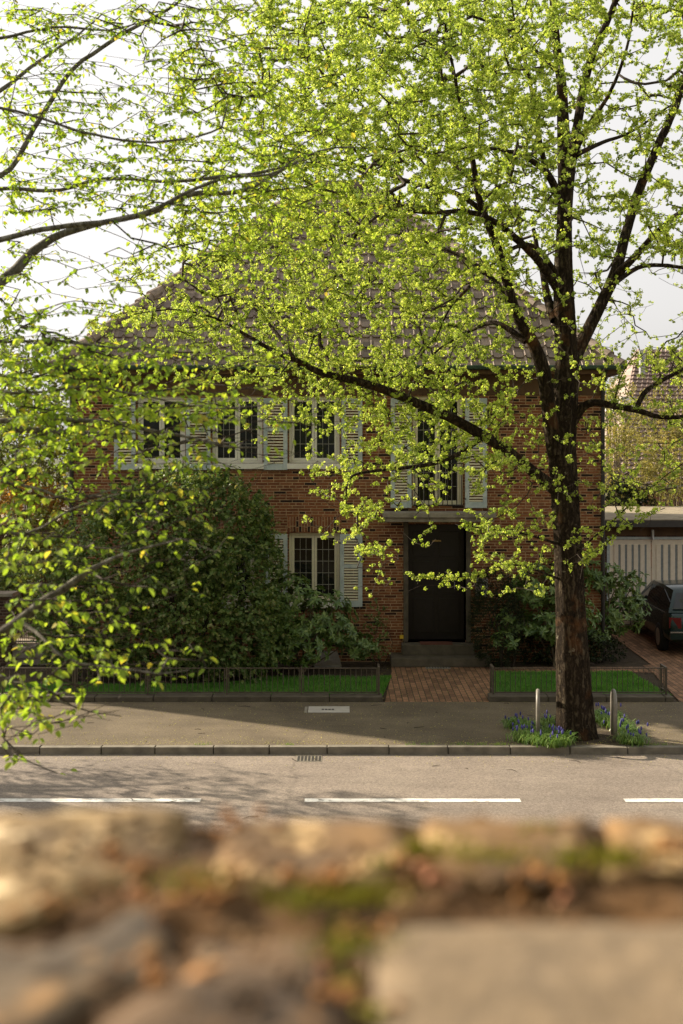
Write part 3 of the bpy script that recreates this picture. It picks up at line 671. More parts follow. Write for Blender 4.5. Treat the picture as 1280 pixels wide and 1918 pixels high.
nrf = nro.build('roof', M['tile2'], nh)
b = MB(); b.box(xa - .1, 25, 43.2, 43.35, za - .12, za - .0); b.build('gutter', M['galv'], nh)
b = MB(); b.box(nX(1200, 47), nX(1209, 47), 47.0, 47.25, nZ(700, 47), nZ(655, 47)); b.build('vent_pipe', M['galv'], nrf)
b = MB(); b.box(nX(1176, 43.9), nX(1205, 43.9), NY - .06, NY - .003, nZ(1000), nZ(925)); b.build('window', M['white'], nh)
b = MB(); b.box(nX(1168), nX(1192), 44.2, 47, nZ(765), nZ(742)); b.build('dormer', M['white'], nrf)

tb = empty('corner_building', (-13.2, 28, 0), 'tall flat roofed brick building left of the garden, known by its shadow on the pavement', 'building')
b = MB(); b.box(-13.7, -11.5, 24.8, 27.2, 0, 7.9); b.build('wall', M['brick'], tb); b = MB(); b.box(-13.8, -11.4, 24.7, 27.3, 7.9, 8.02); b.build('roof', M['slabroof'], tb)
for kx in (-13.5, -12.5):
    for kz in (1.0, 3.9):
        MB().box(kx, kx + .75, 24.76, 24.798, kz, kz + 1.4, bev=.01).build('window', M['glass'], tb)
# neighbour on the left: dark brick shed wall, garden wall, railing and gate pier
ls = empty('side_building', (-10, 32, 0), 'low dark brick outbuilding behind shrubs left of the house', 'outbuilding')
LY = 30.; lX = lambda p, d=LY: (p - 640) / F * d; lZ = lambda p, d=LY: H - (p - YH) / F * d
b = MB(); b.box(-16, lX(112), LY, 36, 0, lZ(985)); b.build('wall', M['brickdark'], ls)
b = MB(); b.box(-16.3, lX(118), LY - .3, 36.2, lZ(985) + .002, lZ(975)); b.build('roof', M['slabroof'], ls)
PY_ = 23.5
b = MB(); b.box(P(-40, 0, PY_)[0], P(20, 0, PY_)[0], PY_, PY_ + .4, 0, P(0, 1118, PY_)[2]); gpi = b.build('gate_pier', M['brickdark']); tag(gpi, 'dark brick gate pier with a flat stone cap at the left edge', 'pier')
b = MB(); b.box(P(-44, 0, PY_)[0], P(25, 0, PY_)[0], PY_ - .04, PY_ + .44, P(0, 1118, PY_)[2] + .002, P(0, 1112, PY_)[2] + .01, bev=.01); b.build('cap', M['stone'], gpi)
xa, xb = P(22, 0, PY_)[0], P(100, 0, PY_)[0]; z0, z1 = P(0, 1208, PY_)[2], P(0, 1126, PY_)[2]
rl = empty('railing', ((xa + xb) / 2, PY_, 0), 'black bar railing on a low pale wall between gate pier and big shrub', 'railing')
b = MB()
for k in range(22): x = xa + (xb - xa) * k / 21; b.tube([(x, PY_ + .2, z0), (x, PY_ + .2, z1)], [.007, .007], 4)
b.build('bars', M['iron'], rl)
for z in (z1, z0 + .04): MB().box(xa, xb, PY_ + .185, PY_ + .215, z - .014, z + .014).build('rail', M['steel'], rl)
b = MB(); b.box(xa, xb + .3, PY_ + .03, PY_ + .37, z0 - .10, z0 - .02, bev=.01); b.box(xa, xb + .3, PY_ + .06, PY_ + .34, 0, z0 - .102); b.build('low_wall', M['stone'], rl)
poly('yard', [(-14, 24.2), (-5.9, 24.2), (-5.9, 29.9), (-14, 29.9)], .0, m_noise('yard paving', [(.3, (.3, .25, .18)), (.7, (.42, .36, .27))], 3))

# ------------------------------------------------------------------ fences
FY = 20.25
def fence(pxs, label, ret_l, ret_r):
    X = [P(p, 0, FY)[0] for p in pxs]; f = empty('low_fence', ((X[0] + X[-1]) / 2, FY, 0), label, 'fence'); g = random.Random(len(pxs))
    zt, zb = .545, .115
    for i in range(len(X) - 1):
        a, c = X[i] + .03, X[i + 1] - .03; b = MB()
        b.box(a, c, FY - .012, FY + .012, zt - .014, zt); b.box(a, c, FY - .01, FY + .01, zb, zb + .018)
        b.box(a, a + .016, FY - .009, FY + .009, zb + .019, zt - .015); b.box(c - .016, c, FY - .009, FY + .009, zb + .019, zt - .015)
        n = max(4, int((c - a) / .088)); 
        for k in range(1, n):
            x = a + (c - a) * k / n
            if k % 3 == 1:
                zz = np.linspace(zb + .02, zt - .015, 9); b.tube([(x, FY, z) for z in zz], [.0045, .0045, .0045, .010, .004, .010, .0045, .0045, .0045], 5)
            else: b.box(x - .0045, x + .0045, FY - .0045, FY + .0045, zb + .019, zt - .015)
        b.build('panel', M['barsteel'], f)
    for i, x in enumerate(X):
        b = MB(); b.box(x - .016, x + .016, FY - .016, FY + .016, .02, zt + .012); end = (i == 0 and ret_l) or (i == len(X) - 1 and ret_r)
        if end:
            b.box(x - .016, x + .016, FY + .3, FY + .33, .02, zt + .012); b.box(x - .016, x + .016, FY + .017, FY + .299, zt - .02, zt + .012)
            b.box(x - .008, x + .008, FY + .017, FY + .299, .12, .15)
        b.build('post', M['barsteel'], f)
    return f, X
f1, X1 = fence([-120, 5, 141, 277, 425, 565, 710], 'long low steel bar fence before the big shrub left of the brick path', False, True)
f2, X2 = fence([924, 1085, 1248], 'short low steel bar fence around the right hand lawn behind the tree', True, True)
b = MB()
def edging(x0, x1):
    r = random.Random(2); x = x0
    while x < x1 - .05:
        l = min(1.0, x1 - x); b.box(x, x + l - .01, 20.06, 20.38, -.01, .085 + r.uniform(-.006, .006), bev=.015); x += l
edging(-7.2, P(718, 0, 20.1)[0]); tag(b.build('edging_stones', M['stepstone']), 'dark stone edging under the long left fence', 'edging'); b = MB()
edging(P(917, 0, 20.1)[0], P(1262, 0, 20.1)[0]); tag(b.build('edging_stones', M['stepstone']), 'dark stone edging under the short right fence', 'edging')

# covers
b = MB(); x0, y0 = gp(577, 1335.5); x1, y1 = gp(655, 1324); b.box(x0, x1, y0, y1, .002, .010, bev=.002)
mc = b.build('access_cover', m_noise('pale concrete cover', [(.3, (.34, .31, .27)), (.7, (.45, .42, .37))], 6, .8)); tag(mc, 'pale rectangular access cover with dark slots set in the pavement', 'cover')
b = MB(); xm = (x0 + x1) / 2 - .02; ym = (y0 + y1) / 2
for k in range(4): b.box(xm - .10 + k * .055, xm - .06 + k * .055, ym - .05, ym + .03, .0105, .013)
b.build('slots', M['grate'], mc); b = MB(); b.box(x0 - .06, x0 - .015, y0, y1, .002, .006); b.build('cover_rim', M['stone'], mc)
b = MB(); x0 = (555 - 640) / F * 16.6; x1 = (603 - 640) / F * 16.6; b.box(x0, x1, 16.52, 16.86, RZ + .001, RZ + .004)
dg = b.build('street_drain', M['kerb']); tag(dg, 'iron gully grate in the road beside the kerb', 'drain'); b = MB()
for k in range(7): xx = x0 + .03 + k * (x1 - x0 - .06) / 6; b.box(xx - .014, xx + .014, 16.57, 16.83, RZ + .0045, RZ + .007)
b.build('slots', M['grate'], dg)

# cycle hoops
hoop_me = None
for k, (px, lab) in enumerate(((1008, 'galvanised steel hoop in the flowers left of the tree trunk'), (1150, 'galvanised steel hoop in the flowers right of the tree trunk'))):
    x = P(px, 0, 17.5)[0]; tw = 0
    b = MB(); pts = []
    for a in np.linspace(0, math.pi, 13): pts.append((-tw / 2 * math.cos(a), -.22 * math.cos(a), .50 + .20 * math.sin(a)))
    pts = [(pts[0][0], pts[0][1], 0)] + pts + [(pts[-1][0], pts[-1][1], 0)]
    b.tube(pts, [.030] * len(pts), 12); o = b.build('steel_hoop', m_plain('dull hoop steel', (.20, .18, .15), .5, spec=.4, var=.2), None, True); o.location = (x, 17.5, 0); o.rotation_euler = (0, 0, -math.atan2(x, 17.5) + (0, .10)[k]); tag(o, lab, 'bollard hoop', 'steel hoops guarding the street tree')

# ------------------------------------------------------------------ parked car
car = empty('parked_car', (7.66, 26.3, 0), 'dark green estate car parked nose in before the garage at the right edge', 'car')
cx, cy = 7.64, 24.55; ca = R(-2.0)
def CP(x, y, z): return (cx + x * math.cos(ca) - y * math.sin(ca), cy + x * math.sin(ca) + y * math.cos(ca), z)
paint, n_, b_ = mat('dark green paint'); b_.inputs['Base Color'].default_value = (.004, .022, .021, 1); b_.inputs['Metallic'].default_value = .3; b_.inputs['Roughness'].default_value = .22; b_.inputs['Coat Weight'].default_value = .25
carglass = m_plain('car glass', (.01, .012, .013), .04, spec=.6, bumps=0)
rubber = m_plain('tyre rubber', (.012, .012, .012), .85); red = m_plain('red lamp', (.14, .010, .012), .2, var=.1, bumps=0); blk = m_plain('black trim', (.015, .015, .016), .5); chrome = m_plain('bright trim', (.5, .5, .5), .25, metal=.9)
sta = [  # y, half width, z bottom, z belt
    (0.0, .70, .42, .62), (.02, .78, .34, .80), (.12, .835, .28, .90), (.5, .85, .24, .91), (1.2, .855, .22, .90), (2.4, .855, .22, .88), (3.2, .85, .22, .86), (3.7, .83, .24, .80), (4.1, .78, .28, .72), (4.25, .66, .36, .62)]
secs = []
for y, hw, zb, zt in sta:
    s = [(-hw * .86, zb), (-hw * .98, zb + .10), (-hw, zb + (zt - zb) * .45), (-hw * .985, zt - .12), (-hw * .95, zt - .02), (-hw * .86, zt)]
    s = s + [(-x, z) for x, z in s[::-1]]; secs.append([CP(x, y, z) for x, z in s])
b = MB(); K = len(secs[0]); V = [p for s in secs for p in s]
Q = [(i * K + j, (i + 1) * K + j, (i + 1) * K + (j + 1) % K, i * K + (j + 1) % K) for i in range(len(secs) - 1) for j in range(K)]
b.add(V, Q + [tuple(range(K)), tuple(range((len(secs) - 1) * K, len(secs) * K))[::-1]]); body = b.build('body', paint, car, True)
# greenhouse: belt ring, roof ring
gh = [(.10, .80, .89), (.42, .62, 1.33), (1.2, .64, 1.37), (2.1, .63, 1.35), (2.55, .60, 1.29), (3.25, .76, .86)]
belt = [(.10, .80, .89), (.42, .815, .90), (1.2, .82, .89), (2.1, .82, .88), (2.6, .82, .87), (3.25, .78, .86)]
def rail(sgn, off=0):
    return [CP(sgn * (hw + off), y, z) for y, hw, z in belt], [CP(sgn * (hw + off), y, z) for y, hw, z in gh]
bl, tl = rail(-1); br, tr = rail(1)
b = MB()
for A_, B_ in ((bl, tl), (br, tr)):
    k = len(A_); b.add(A_ + B_, [(i, i + 1, k + i + 1, k + i) for i in range(k - 1)])
k = len(tl); mid_ = [tuple((np.array(p) + np.array(q)) / 2 + np.array([0, 0, .025 if 0 < i < k - 1 else .0])) for i, (p, q) in enumerate(zip(tl, tr))]
b.add(tl + mid_ + tr, [(i, i + 1, k + i + 1, k + i) for i in range(k - 1)] + [(k + i, k + i + 1, 2 * k + i + 1, 2 * k + i) for i in range(k - 1)])
b.build('roof', paint, body, True)
def lerp3(a, c, t): return np.array(a) * (1 - t) + np.array(c) * t
for sgn in (-1, 1):
    A_, B_ = rail(sgn, .004)
    for (ia, ta, ib, tb) in ((0, .55, 1, .75), (1, .85, 3, .0), (3, .08, 4, .85)):
        lo0, lo1 = lerp3(A_[ia], A_[ia + 1], ta), lerp3(A_[ib], A_[ib + 1], tb); hi0, hi1 = lerp3(B_[ia], B_[ia + 1], ta), lerp3(B_[ib], B_[ib + 1], tb)
        q = [lerp3(lo0, hi0, .10), lerp3(lo1, hi1, .10), lerp3(lo1, hi1, .86), lerp3(lo0, hi0, .86)]
        d = np.array([sgn * .006, 0, .002]); MB().add([tuple(p + d) for p in q] + [tuple(p - d) for p in q], [(0, 1, 2, 3), (7, 6, 5, 4), (0, 4, 5, 1), (1, 5, 6, 2), (2, 6, 7, 3), (3, 7, 4, 0)]).build('side_window', carglass, car)
b = MB(); q = [CP(-.70, .135, .955), CP(.70, .135, .955), CP(.57, .375, 1.27), CP(-.57, .375, 1.27)]
b.add([(x, y - .022, z + .012) for x, y, z in q] + q, [(0, 1, 2, 3), (0, 4, 5, 1), (1, 5, 6, 2), (2, 6, 7, 3), (3, 7, 4, 0)]); b.build('rear_window', carglass, car)
for sgn in (-1, 1):
    b = MB(); xa, xb = sgn * .56, sgn * .80
    V = [CP(x, y, z) for x in (xa, xb) for y in (-.012 if x == xa else .03, .14) for z in (.58, .80)]
    b.add(V, [(0, 1, 3, 2), (4, 6, 7, 5), (0, 4, 5, 1), (2, 3, 7, 6), (0, 2, 6, 4), (1, 5, 7, 3)]); b.build('tail_light', red, car)
b = MB()
for (x0, x1, y0, y1, z0, z1) in ((-.80, .80, -.10, .05, .36, .54),):
    V = [CP(x, y, z) for x in (x0, x1) for y in (y0, y1) for z in (z0, z1)]; b.add(V, [(0, 1, 3, 2), (4, 6, 7, 5), (0, 4, 5, 1), (2, 3, 7, 6), (0, 2, 6, 4), (1, 5, 7, 3)])
b.build('bumper', paint, car); b = MB()
V = [CP(x, y, z) for x in (-.81, .81) for y in (-.112, -.098) for z in (.50, .525)]; b.add(V, [(0, 1, 3, 2), (4, 6, 7, 5), (0, 4, 5, 1), (2, 3, 7, 6), (0, 2, 6, 4), (1, 5, 7, 3)])
V = [CP(x, y, z) for x in (-.862, -.856) for y in (.2, 3.6) for z in (.885, .90)]; b.add(V, [(0, 1, 3, 2), (4, 6, 7, 5), (0, 4, 5, 1), (2, 3, 7, 6), (0, 2, 6, 4), (1, 5, 7, 3)])
b.build('trim', chrome, car)
for y in (.75, 3.35):
    for sgn in (-1, 1):
        b = MB(); n = 20
        for (xr_, rr, nm, m_) in ((.80, .30, 'wheel', rubber),):
            a0 = CP(sgn * .69, y, .30); a1 = CP(sgn * .872, y, .30); b.tube([a0, lerp3(a0, a1, .1), lerp3(a0, a1, .9), a1], [.27, .30, .30, .27], n)
        wh = b.build('wheel', rubber, car, True); b = MB(); a2 = CP(sgn * .876, y, .30); b.tube([a1, a2], [.19, .17], 16); b.build('rim', M['galv'], wh)
for sgn in (-1, 1):
    b = MB(); p0 = CP(sgn * .88, 2.75, .93); b.tube([CP(sgn * .80, 2.75, .92), p0], [.02, .02], 6); q = CP(sgn * .90, 2.8, .97); b.box(q[0] - .07, q[0] + .07, q[1] - .05, q[1] + .05, q[2] - .05, q[2] + .05, bev=.02); b.build('wing_mirror', paint, car, True)

# ------------------------------------------------------------------ foliage tools
def rot_rand(n, g):
    q = g.normal(size=(n, 4)); q /= np.linalg.norm(q, axis=1)[:, None]; a, b_, c, d = q.T
    return np.stack([np.stack([1 - 2 * (c * c + d * d), 2 * (b_ * c - a * d), 2 * (b_ * d + a * c)], -1), np.stack([2 * (b_ * c + a * d), 1 - 2 * (b_ * b_ + d * d), 2 * (c * d - a * b_)], -1), np.stack([2 * (b_ * d - a * c), 2 * (c * d + a * b_), 1 - 2 * (b_ * b_ + c * c)], -1)], 1)
LEAF = np.array([[0, 0, 0], [.30, .28, .10], [.26, .66, .06], [0, 1, -.10], [-.26, .66, .06], [-.30, .28, .10]])
LF = np.array([[0, 1, 2, 3], [0, 3, 4, 5]])
def leaves(name, pos, axis, up, size, m_, parent=None, aspect=1.0, shape=LEAF, LF=LF):
    n = len(pos); ax = axis / (np.linalg.norm(axis, axis=1)[:, None] + 1e-9); sd = np.cross(ax, up); sd /= np.linalg.norm(sd, axis=1)[:, None] + 1e-9; nm = np.cross(sd, ax)
    L = shape * np.array([aspect, 1, 1]); s = size[:, None, None]
    V = pos[:, None] + s * (L[None, :, 0:1] * sd[:, None] + L[None, :, 1:2] * ax[:, None] + L[None, :, 2:3] * nm[:, None])
    k = len(L); Fc = (np.arange(n)[:, None, None] * k + LF[None]).reshape(-1, 4)
    return npmesh(name, V.reshape(-1, 3), Fc, m_, parent)
def blobs_shell(blobs, n, g, thick=.25, flat=0):
    """points near the outside of a union of ellipsoids"""
    B = np.array(blobs, float); area = (B[:, 3] * B[:, 4] + B[:, 4] * B[:, 5] + B[:, 3] * B[:, 5]); k = g.choice(len(B), n * 2, p=area / area.sum())
    d = g.normal(size=(n * 2, 3)); d /= np.linalg.norm(d, axis=1)[:, None]
    lump = 1 + .10 * np.sin(d[:, 0] * 9 + k) * np.sin(d[:, 1] * 8 + 2 * k) * np.sin(d[:, 2] * 9 + 1) + .05 * np.sin(d[:, 0] * 23 + k) * np.sin(d[:, 2] * 21)
    r = (1 - thick * g.random(n * 2) ** 1.6) * lump
    p = B[k, :3] + d * B[k, 3:6] * r[:, None]; keep = np.ones(len(p), bool)
    for i in range(len(B)):
        q = (p - B[i, :3]) / B[i, 3:6]; keep &= ~((np.linalg.norm(q, axis=1) < .72) & (k != i))
    keep &= p[:, 2] > .03
    p = p[keep][:n]; d = d[keep][:n]; return p, d
def shrub(name, base, blobs, n, size, m_, label, cat='shrub', seed=1, aspect=1., stems=6, thick=.3, up=.4, droop=.2, group=None, twigm=None, stemr=.03, shoot=9):
    g = np.random.default_rng(seed); t = empty(name, base, label, cat, group); p, d = blobs_shell(blobs, n, g, thick)
    if shoot:
        m = len(p) // shoot; q = p[:m]; dq = d[:m] + g.normal(0, .45, (m, 3)) + np.array([0, 0, .25]); dq /= np.linalg.norm(dq, axis=1)[:, None]; Ls = size * g.uniform(1.2, 4.2, m)
        t_ = np.tile(np.linspace(0, 1, shoot), m); dd = np.repeat(dq, shoot, 0); p = np.repeat(q, shoot, 0) + dd * (np.repeat(Ls, shoot) * t_)[:, None]; d = dd + g.normal(0, .15, dd.shape)
    ax = d * .6 + g.normal(0, .6, p.shape) + np.array([0, 0, -droop]); nm = d + g.normal(0, .5, p.shape) + np.array([0, 0, up])
    leaves('foliage', p, ax, nm, size * g.uniform(.6, 1.3, len(p)), m_, t, aspect); b = MB(); B = np.array(blobs)
    for k in range(stems):
        e = B[k % len(B), :3] + g.normal(0, .25, 3) * B[k % len(B), 3:6]; s = np.array(base) + np.array([g.normal(0, .12), g.normal(0, .08), 0]); m1 = (s + e) / 2 + g.normal(0, .12, 3)
        pts, rr = catmull([s, m1, e], [stemr, stemr * .7, stemr * .3], .15); b.tube(pts, rr, 6)
    b.build('stems', twigm or M['twig'], t); return t
def whorls(name, base, blobs, n, m_, label, seed, size=.12, nl=8, stems=10):
    g = np.random.default_rng(seed); t = empty(name, base, label, 'shrub'); p, d = blobs_shell(blobs, n, g, .5)
    pos = np.repeat(p, nl, 0); dd = np.repeat(d + np.array([0, -.1, .5]), nl, 0); dd /= np.linalg.norm(dd, axis=1)[:, None]
    a = np.tile(np.arange(nl) * 2 * np.pi / nl, len(p)) + np.repeat(g.uniform(0, 6, len(p)), nl) + g.normal(0, .25, len(pos))
    u = np.cross(dd, np.array([.3, .2, .9])); u /= np.linalg.norm(u, axis=1)[:, None]; v = np.cross(dd, u)
    ax = u * np.cos(a)[:, None] + v * np.sin(a)[:, None] + dd * g.uniform(-.25, .5, len(pos))[:, None] + np.array([0, 0, -.15])
    leaves('foliage', pos, ax, dd, size * g.uniform(.7, 1.2, len(pos)), m_, t, .62); b = MB(); sb = np.array(base)
    for k in range(stems):
        e = p[g.integers(len(p))]; m1 = sb + (e - sb) * np.array([.4, .4, .6]) + g.normal(0, .08, 3); pts, rr = catmull([sb + g.normal(0, .06, 3) * np.array([1, 1, 0]), m1, e], [.022, .014, .006], .12); b.tube(pts, rr, 6)
    V = []; k = g.choice(len(p), min(len(p), 120), replace=False)
    for i in k:
        e = p[i]; s = e - d[i] * .25 - np.array([0, 0, .12]); b.tube([s, e], [.006, .004], 4)
    b.build('stems', M['paletwig'], t); return t

def stree(nodes0, rad0, attract, g, step=.16, droop=.05, minr=.004, zw=1.0):
    """join every attraction point to the nearest branch, nearest first; returns nodes, parents"""
    P0 = np.array(nodes0); n0 = len(P0); cap = n0 + len(attract) * 14; Np = np.zeros((cap, 3)); Np[:n0] = P0; par = -np.ones(cap, int); cnt = n0
    A = np.array(attract); d0 = np.full(len(A), 1e9)
    for s in range(0, len(A), 500): d0[s:s + 500] = np.linalg.norm((A[s:s + 500, None] - P0[None]) * np.array([1, 1, zw]), axis=2).min(1)
    ends = []
    for i in np.argsort(d0):
        a = A[i]; dd = np.linalg.norm((Np[:cnt] - a) * np.array([1, 1, zw]), axis=1); j = int(dd.argmin()); L = float(np.linalg.norm(Np[j] - a))
        if L < .08: continue
        k = min(13, max(1, int(L / step))); side = g.normal(0, .08 * L, 3); prev = j
        for q in range(1, k + 1):
            t = q / k; p = Np[j] * (1 - t) + a * t + side * math.sin(math.pi * t) + np.array([0, 0, droop * L * math.sin(math.pi * t)]) + (g.normal(0, .012, 3) if q < k else 0)
            Np[cnt] = p; par[cnt] = prev; prev = cnt; cnt += 1
        ends.append(prev)
    Np = Np[:cnt]; par = par[:cnt]; w_ = np.zeros(cnt)
    for e in ends: w_[e] += 1
    for i in range(cnt - 1, n0 - 1, -1): w_[par[i]] += w_[i]
    r = np.minimum(minr * np.maximum(w_, 1) ** .46, .05); return Np, par, r, n0
def segs(Np, par, r, n0, sides=4):
    i = np.arange(n0, len(Np)); a = Np[par[i]]; b_ = Np[i]; ra = np.where(par[i] < n0, r[i], r[par[i]]); rb = r[i]; T = b_ - a; T /= np.linalg.norm(T, axis=1)[:, None] + 1e-9
    u = np.cross(T, np.array([.31, .77, .55])); u /= np.linalg.norm(u, axis=1)[:, None]; v = np.cross(T, u); an = np.arange(sides) * 2 * np.pi / sides
    ring = np.cos(an)[None, :, None] * u[:, None] + np.sin(an)[None, :, None] * v[:, None]
    V = np.concatenate([a[:, None] + ring * ra[:, None, None], b_[:, None] + ring * rb[:, None, None]], 1); m = len(i); base = np.arange(m)[:, None, None] * sides * 2
    q = np.array([[k, (k + 1) % sides, sides + (k + 1) % sides, sides + k] for k in range(sides)])[None]; return V.reshape(-1, 3), (base + q).reshape(-1, 4)

def sample_map(rows, n, g, depth, x0=0, y0=0, cell=80):
    """positions spread as densely as the photo's foliage, each at its own depth in the crown"""
    Wt = np.array([[-math.log(1 - min(c, .93)) for c in r_] for r_ in rows]); p = Wt.ravel() / Wt.sum(); k = g.choice(Wt.size, n, p=p)
    cy_, cx_ = np.divmod(k, Wt.shape[1]); px = x0 + (cx_ + g.random(n)) * cell; py = y0 + (cy_ + g.random(n)) * cell; D = depth(px, py, g)
    return np.stack([(px - 640) / F * D, D, H - (py - YH) / F * D], 1)

# ------------------------------------------------------------------ the street elm
def limb(tr, D0=None):
    """tr: list of (px, py, depth, radius)"""
    return [P(a, b_, d) for a, b_, d, r_ in tr], [r_ for a, b_, d, r_ in tr]
T0 = 17.6
ELM = [
 [(1080,1397,T0,.46),(1079,1375,T0,.37),(1077,1330,T0,.325),(1073,1250,T0,.295),(1069,1150,T0,.26),(1062,1000,T0,.235),(1056,900,T0,.235),(1052,830,T0,.25),(1056,770,T0,.24),(1061,700,T0,.20),(1060,640,T0,.19),(1056,560,T0,.18),(1055,500,T0,.16),(1057,420,T0,.13),(1058,340,T0,.12),(1055,240,17.5,.105),(1052,160,17.4,.085),(1040,60,17.3,.07),(1035,-60,17.2,.06),(1030,-280,17,.03)],
 [(1040,850,17.5,.14),(1028,770,17.4,.12),(1020,705,17.3,.125),(1000,645,17.2,.105),(968,590,17,.09),(950,530,16.9,.08),(932,460,16.8,.07),(905,390,16.6,.06),(892,340,16.5,.05),(880,260,16.4,.04),(860,170,16.2,.03),(840,60,16,.02),(830,-60,16,.012)],
 [(1066,690,17.7,.12),(1098,625,17.9,.11),(1130,560,18,.10),(1152,510,18,.10),(1170,440,18.1,.085),(1190,370,18.2,.08),(1215,310,18.2,.075),(1250,230,18.3,.07),(1275,160,18.3,.06),(1300,80,18.4,.05),(1330,-80,18.4,.03)],
 [(1150,520,18,.08),(1190,480,17.7,.06),(1230,435,17.5,.05),(1280,395,17.3,.045),(1370,350,17,.03)],
 [(1145,535,18,.05),(1195,502,18.3,.04),(1240,497,18.5,.035),(1310,500,18.6,.03),(1400,470,18.8,.02)],
 [(1040,600,17.6,.09),(1026,560,17.8,.075),(1015,500,18.2,.05),(1000,430,18.5,.035)],
 [(1058,450,17.6,.10),(1068,330,17.7,.085),(1090,190,17.9,.075),(1112,100,18,.065),(1140,40,18,.055),(1168,-30,18,.045),(1200,-150,18,.02)],
 [(1070,300,17.5,.06),(1100,240,17,.04),(1140,180,16.7,.03),(1175,90,16.5,.022),(1190,0,16.4,.015)],
 [(1080,290,17.6,.05),(1130,265,18.2,.035),(1190,240,18.8,.025),(1270,180,19.3,.015)],
 [(1050,375,17.5,.07),(1025,325,17.2,.06),(990,298,16.9,.04),(960,285,16.6,.03),(900,270,16.2,.02)],
 [(1025,325,17.2,.05),(1010,260,17.2,.045),(1002,200,17.1,.035),(990,140,17,.028),(972,60,16.9,.02),(955,-30,16.8,.012)],
 [(1045,540,17.5,.09),(1012,492,17.2,.07),(975,455,16.8,.06),(920,412,16.4,.05),(870,397,16,.04),(800,402,15.7,.025),(740,395,15.5,.015)],
 [(1040,510,17.4,.05),(1010,468,17.1,.04),(980,458,16.8,.035),(940,477,16.5,.035),(905,510,16.2,.03),(870,545,16,.025),(835,585,15.8,.018),(810,640,15.7,.01)],
 [(955,560,17,.05),(915,515,17.4,.045),(875,487,17.8,.042),(810,457,18.2,.038),(760,440,18.5,.034),(690,430,18.8,.03),(655,475,19,.025),(635,530,19.1,.018),(640,580,19.2,.01)],
 [(905,395,16.6,.045),(855,362,16.8,.038),(790,347,17,.036),(725,325,17.3,.03),(640,300,17.6,.02),(560,280,17.8,.012)],
 [(892,345,16.5,.04),(840,300,16.9,.03),(780,280,17.4,.025),(700,200,17.8,.02),(640,130,18,.012)],
 [(985,640,17.1,.06),(930,605,17.4,.04),(880,620,17.8,.03),(830,650,18,.02),(790,690,18.1,.012)],
 [(1058,930,17.6,.12),(1000,885,17.4,.09),(950,845,17.2,.085),(900,815,17.0,.085),(850,787,16.9,.08),(790,762,16.7,.075),(740,742,16.6,.07),(690,725,16.5,.065),(640,712,16.3,.058),(590,700,16.2,.05),(550,680,16.1,.042),(500,660,16,.033),(450,632,15.9,.025),(400,605,15.8,.018),(320,590,15.6,.012),(240,600,15.5,.007)],
 [(905,818,17,.05),(860,850,16.7,.042),(800,872,16.4,.036),(740,880,16.2,.028),(690,888,16.1,.022),(652,905,16,.018),(648,965,16,.010)],
 [(640,712,16.3,.04),(620,680,16.6,.035),(600,640,16.8,.03),(606,600,17,.022),(622,555,17.2,.015)],
 [(560,685,16.1,.035),(530,640,16.5,.03),(490,590,16.9,.022),(440,550,17.2,.016),(380,520,17.4,.01)],
 [(1072,790,17.6,.10),(1092,763,17.5,.07),(1115,754,17.4,.06),(1150,760,17.3,.055),(1200,770,17.1,.045),(1240,781,17,.036),(1300,775,16.9,.03),(1380,740,16.8,.02)],
 [(1192,768,17.1,.045),(1205,738,17.2,.042),(1235,715,17.3,.038),(1285,688,17.4,.032),(1360,640,17.6,.02)],
 [(1068,1040,17.6,.03),(1110,1010,17.2,.016),(1150,975,16.9,.013),(1200,930,16.6,.010),(1290,870,16.3,.007)],
 [(1068,1060,17.6,.02),(1110,1040,16.9,.012),(1165,990,16.6,.009),(1240,950,16.3,.006)],
 [(1050,1020,17.5,.025),(990,1002,17.1,.018),(930,992,16.8,.013),(875,988,16.5,.008)],
 [(1050,1085,17.5,.022),(985,1062,17.1,.014),(940,1058,16.9,.012),(900,1076,16.7,.009),(840,1082,16.5,.007),(768,1076,16.3,.004)],
 [(1150,757,17.3,.015),(1165,700,17.2,.01),(1190,660,17.2,.007)],
 [(1040,130,17.4,.04),(960,60,17.8,.03),(860,20,18.2,.02),(760,-20,18.6,.012)],
 [(700,330,17.4,.02),(640,250,17,.018),(560,180,16.6,.014),(480,120,16.2,.01)]]
elm_rows = [
 [0]*3+[.1,.2,.5,.75,.85,.9,.9,.9,.9,.85,.7,.6,.65,.6,.5],
 [0]*3+[.1,.3,.5,.75,.9,.93,.93,.92,.9,.88,.6,.45,.5,.5,.5],
 [0]*3+[.1,.3,.6,.8,.9,.92,.92,.92,.92,.88,.7,.45,.4,.5,.5],
 [0]*3+[.1,.35,.6,.8,.88,.92,.92,.92,.9,.85,.65,.45,.4,.5,.5],
 [0]*3+[.2,.4,.65,.8,.85,.9,.88,.85,.82,.75,.5,.5,.55,.5,.5],
 [0]*3+[.15,.6,.75,.82,.85,.85,.82,.8,.72,.62,.55,.5,.6,.5,.4],
 [0,0,.15,.5,.65,.75,.8,.85,.83,.8,.8,.75,.6,.5,.25,.3,.3,.3],
 [0,0,.35,.6,.75,.75,.85,.85,.65,.8,.82,.7,.5,.25,.3,.3,.3,.2],
 [0,0,.1,.2,.5,.7,.85,.85,.85,.85,.8,.75,.5,.5,.35,.6,.4,.3],
 [0]*5+[.2,.5,.7,.8,.85,.8,.8,.5,.45,.4,.5,.4,.3],
 [0]*6+[.2,.5,.65,.85,.7,.7,.6,.45,.4,.4,.3,.2],
 [0]*7+[.45,.55,.55,.4,.55,.55,.5,.4,.3,.2,0],
 [0]*7+[.15,.6,.15,.2,.55,.75,.45,.12,0,0,0],
 [0]*8+[.15,.08,.25,.5,.45,.2,0,0,0,0]]
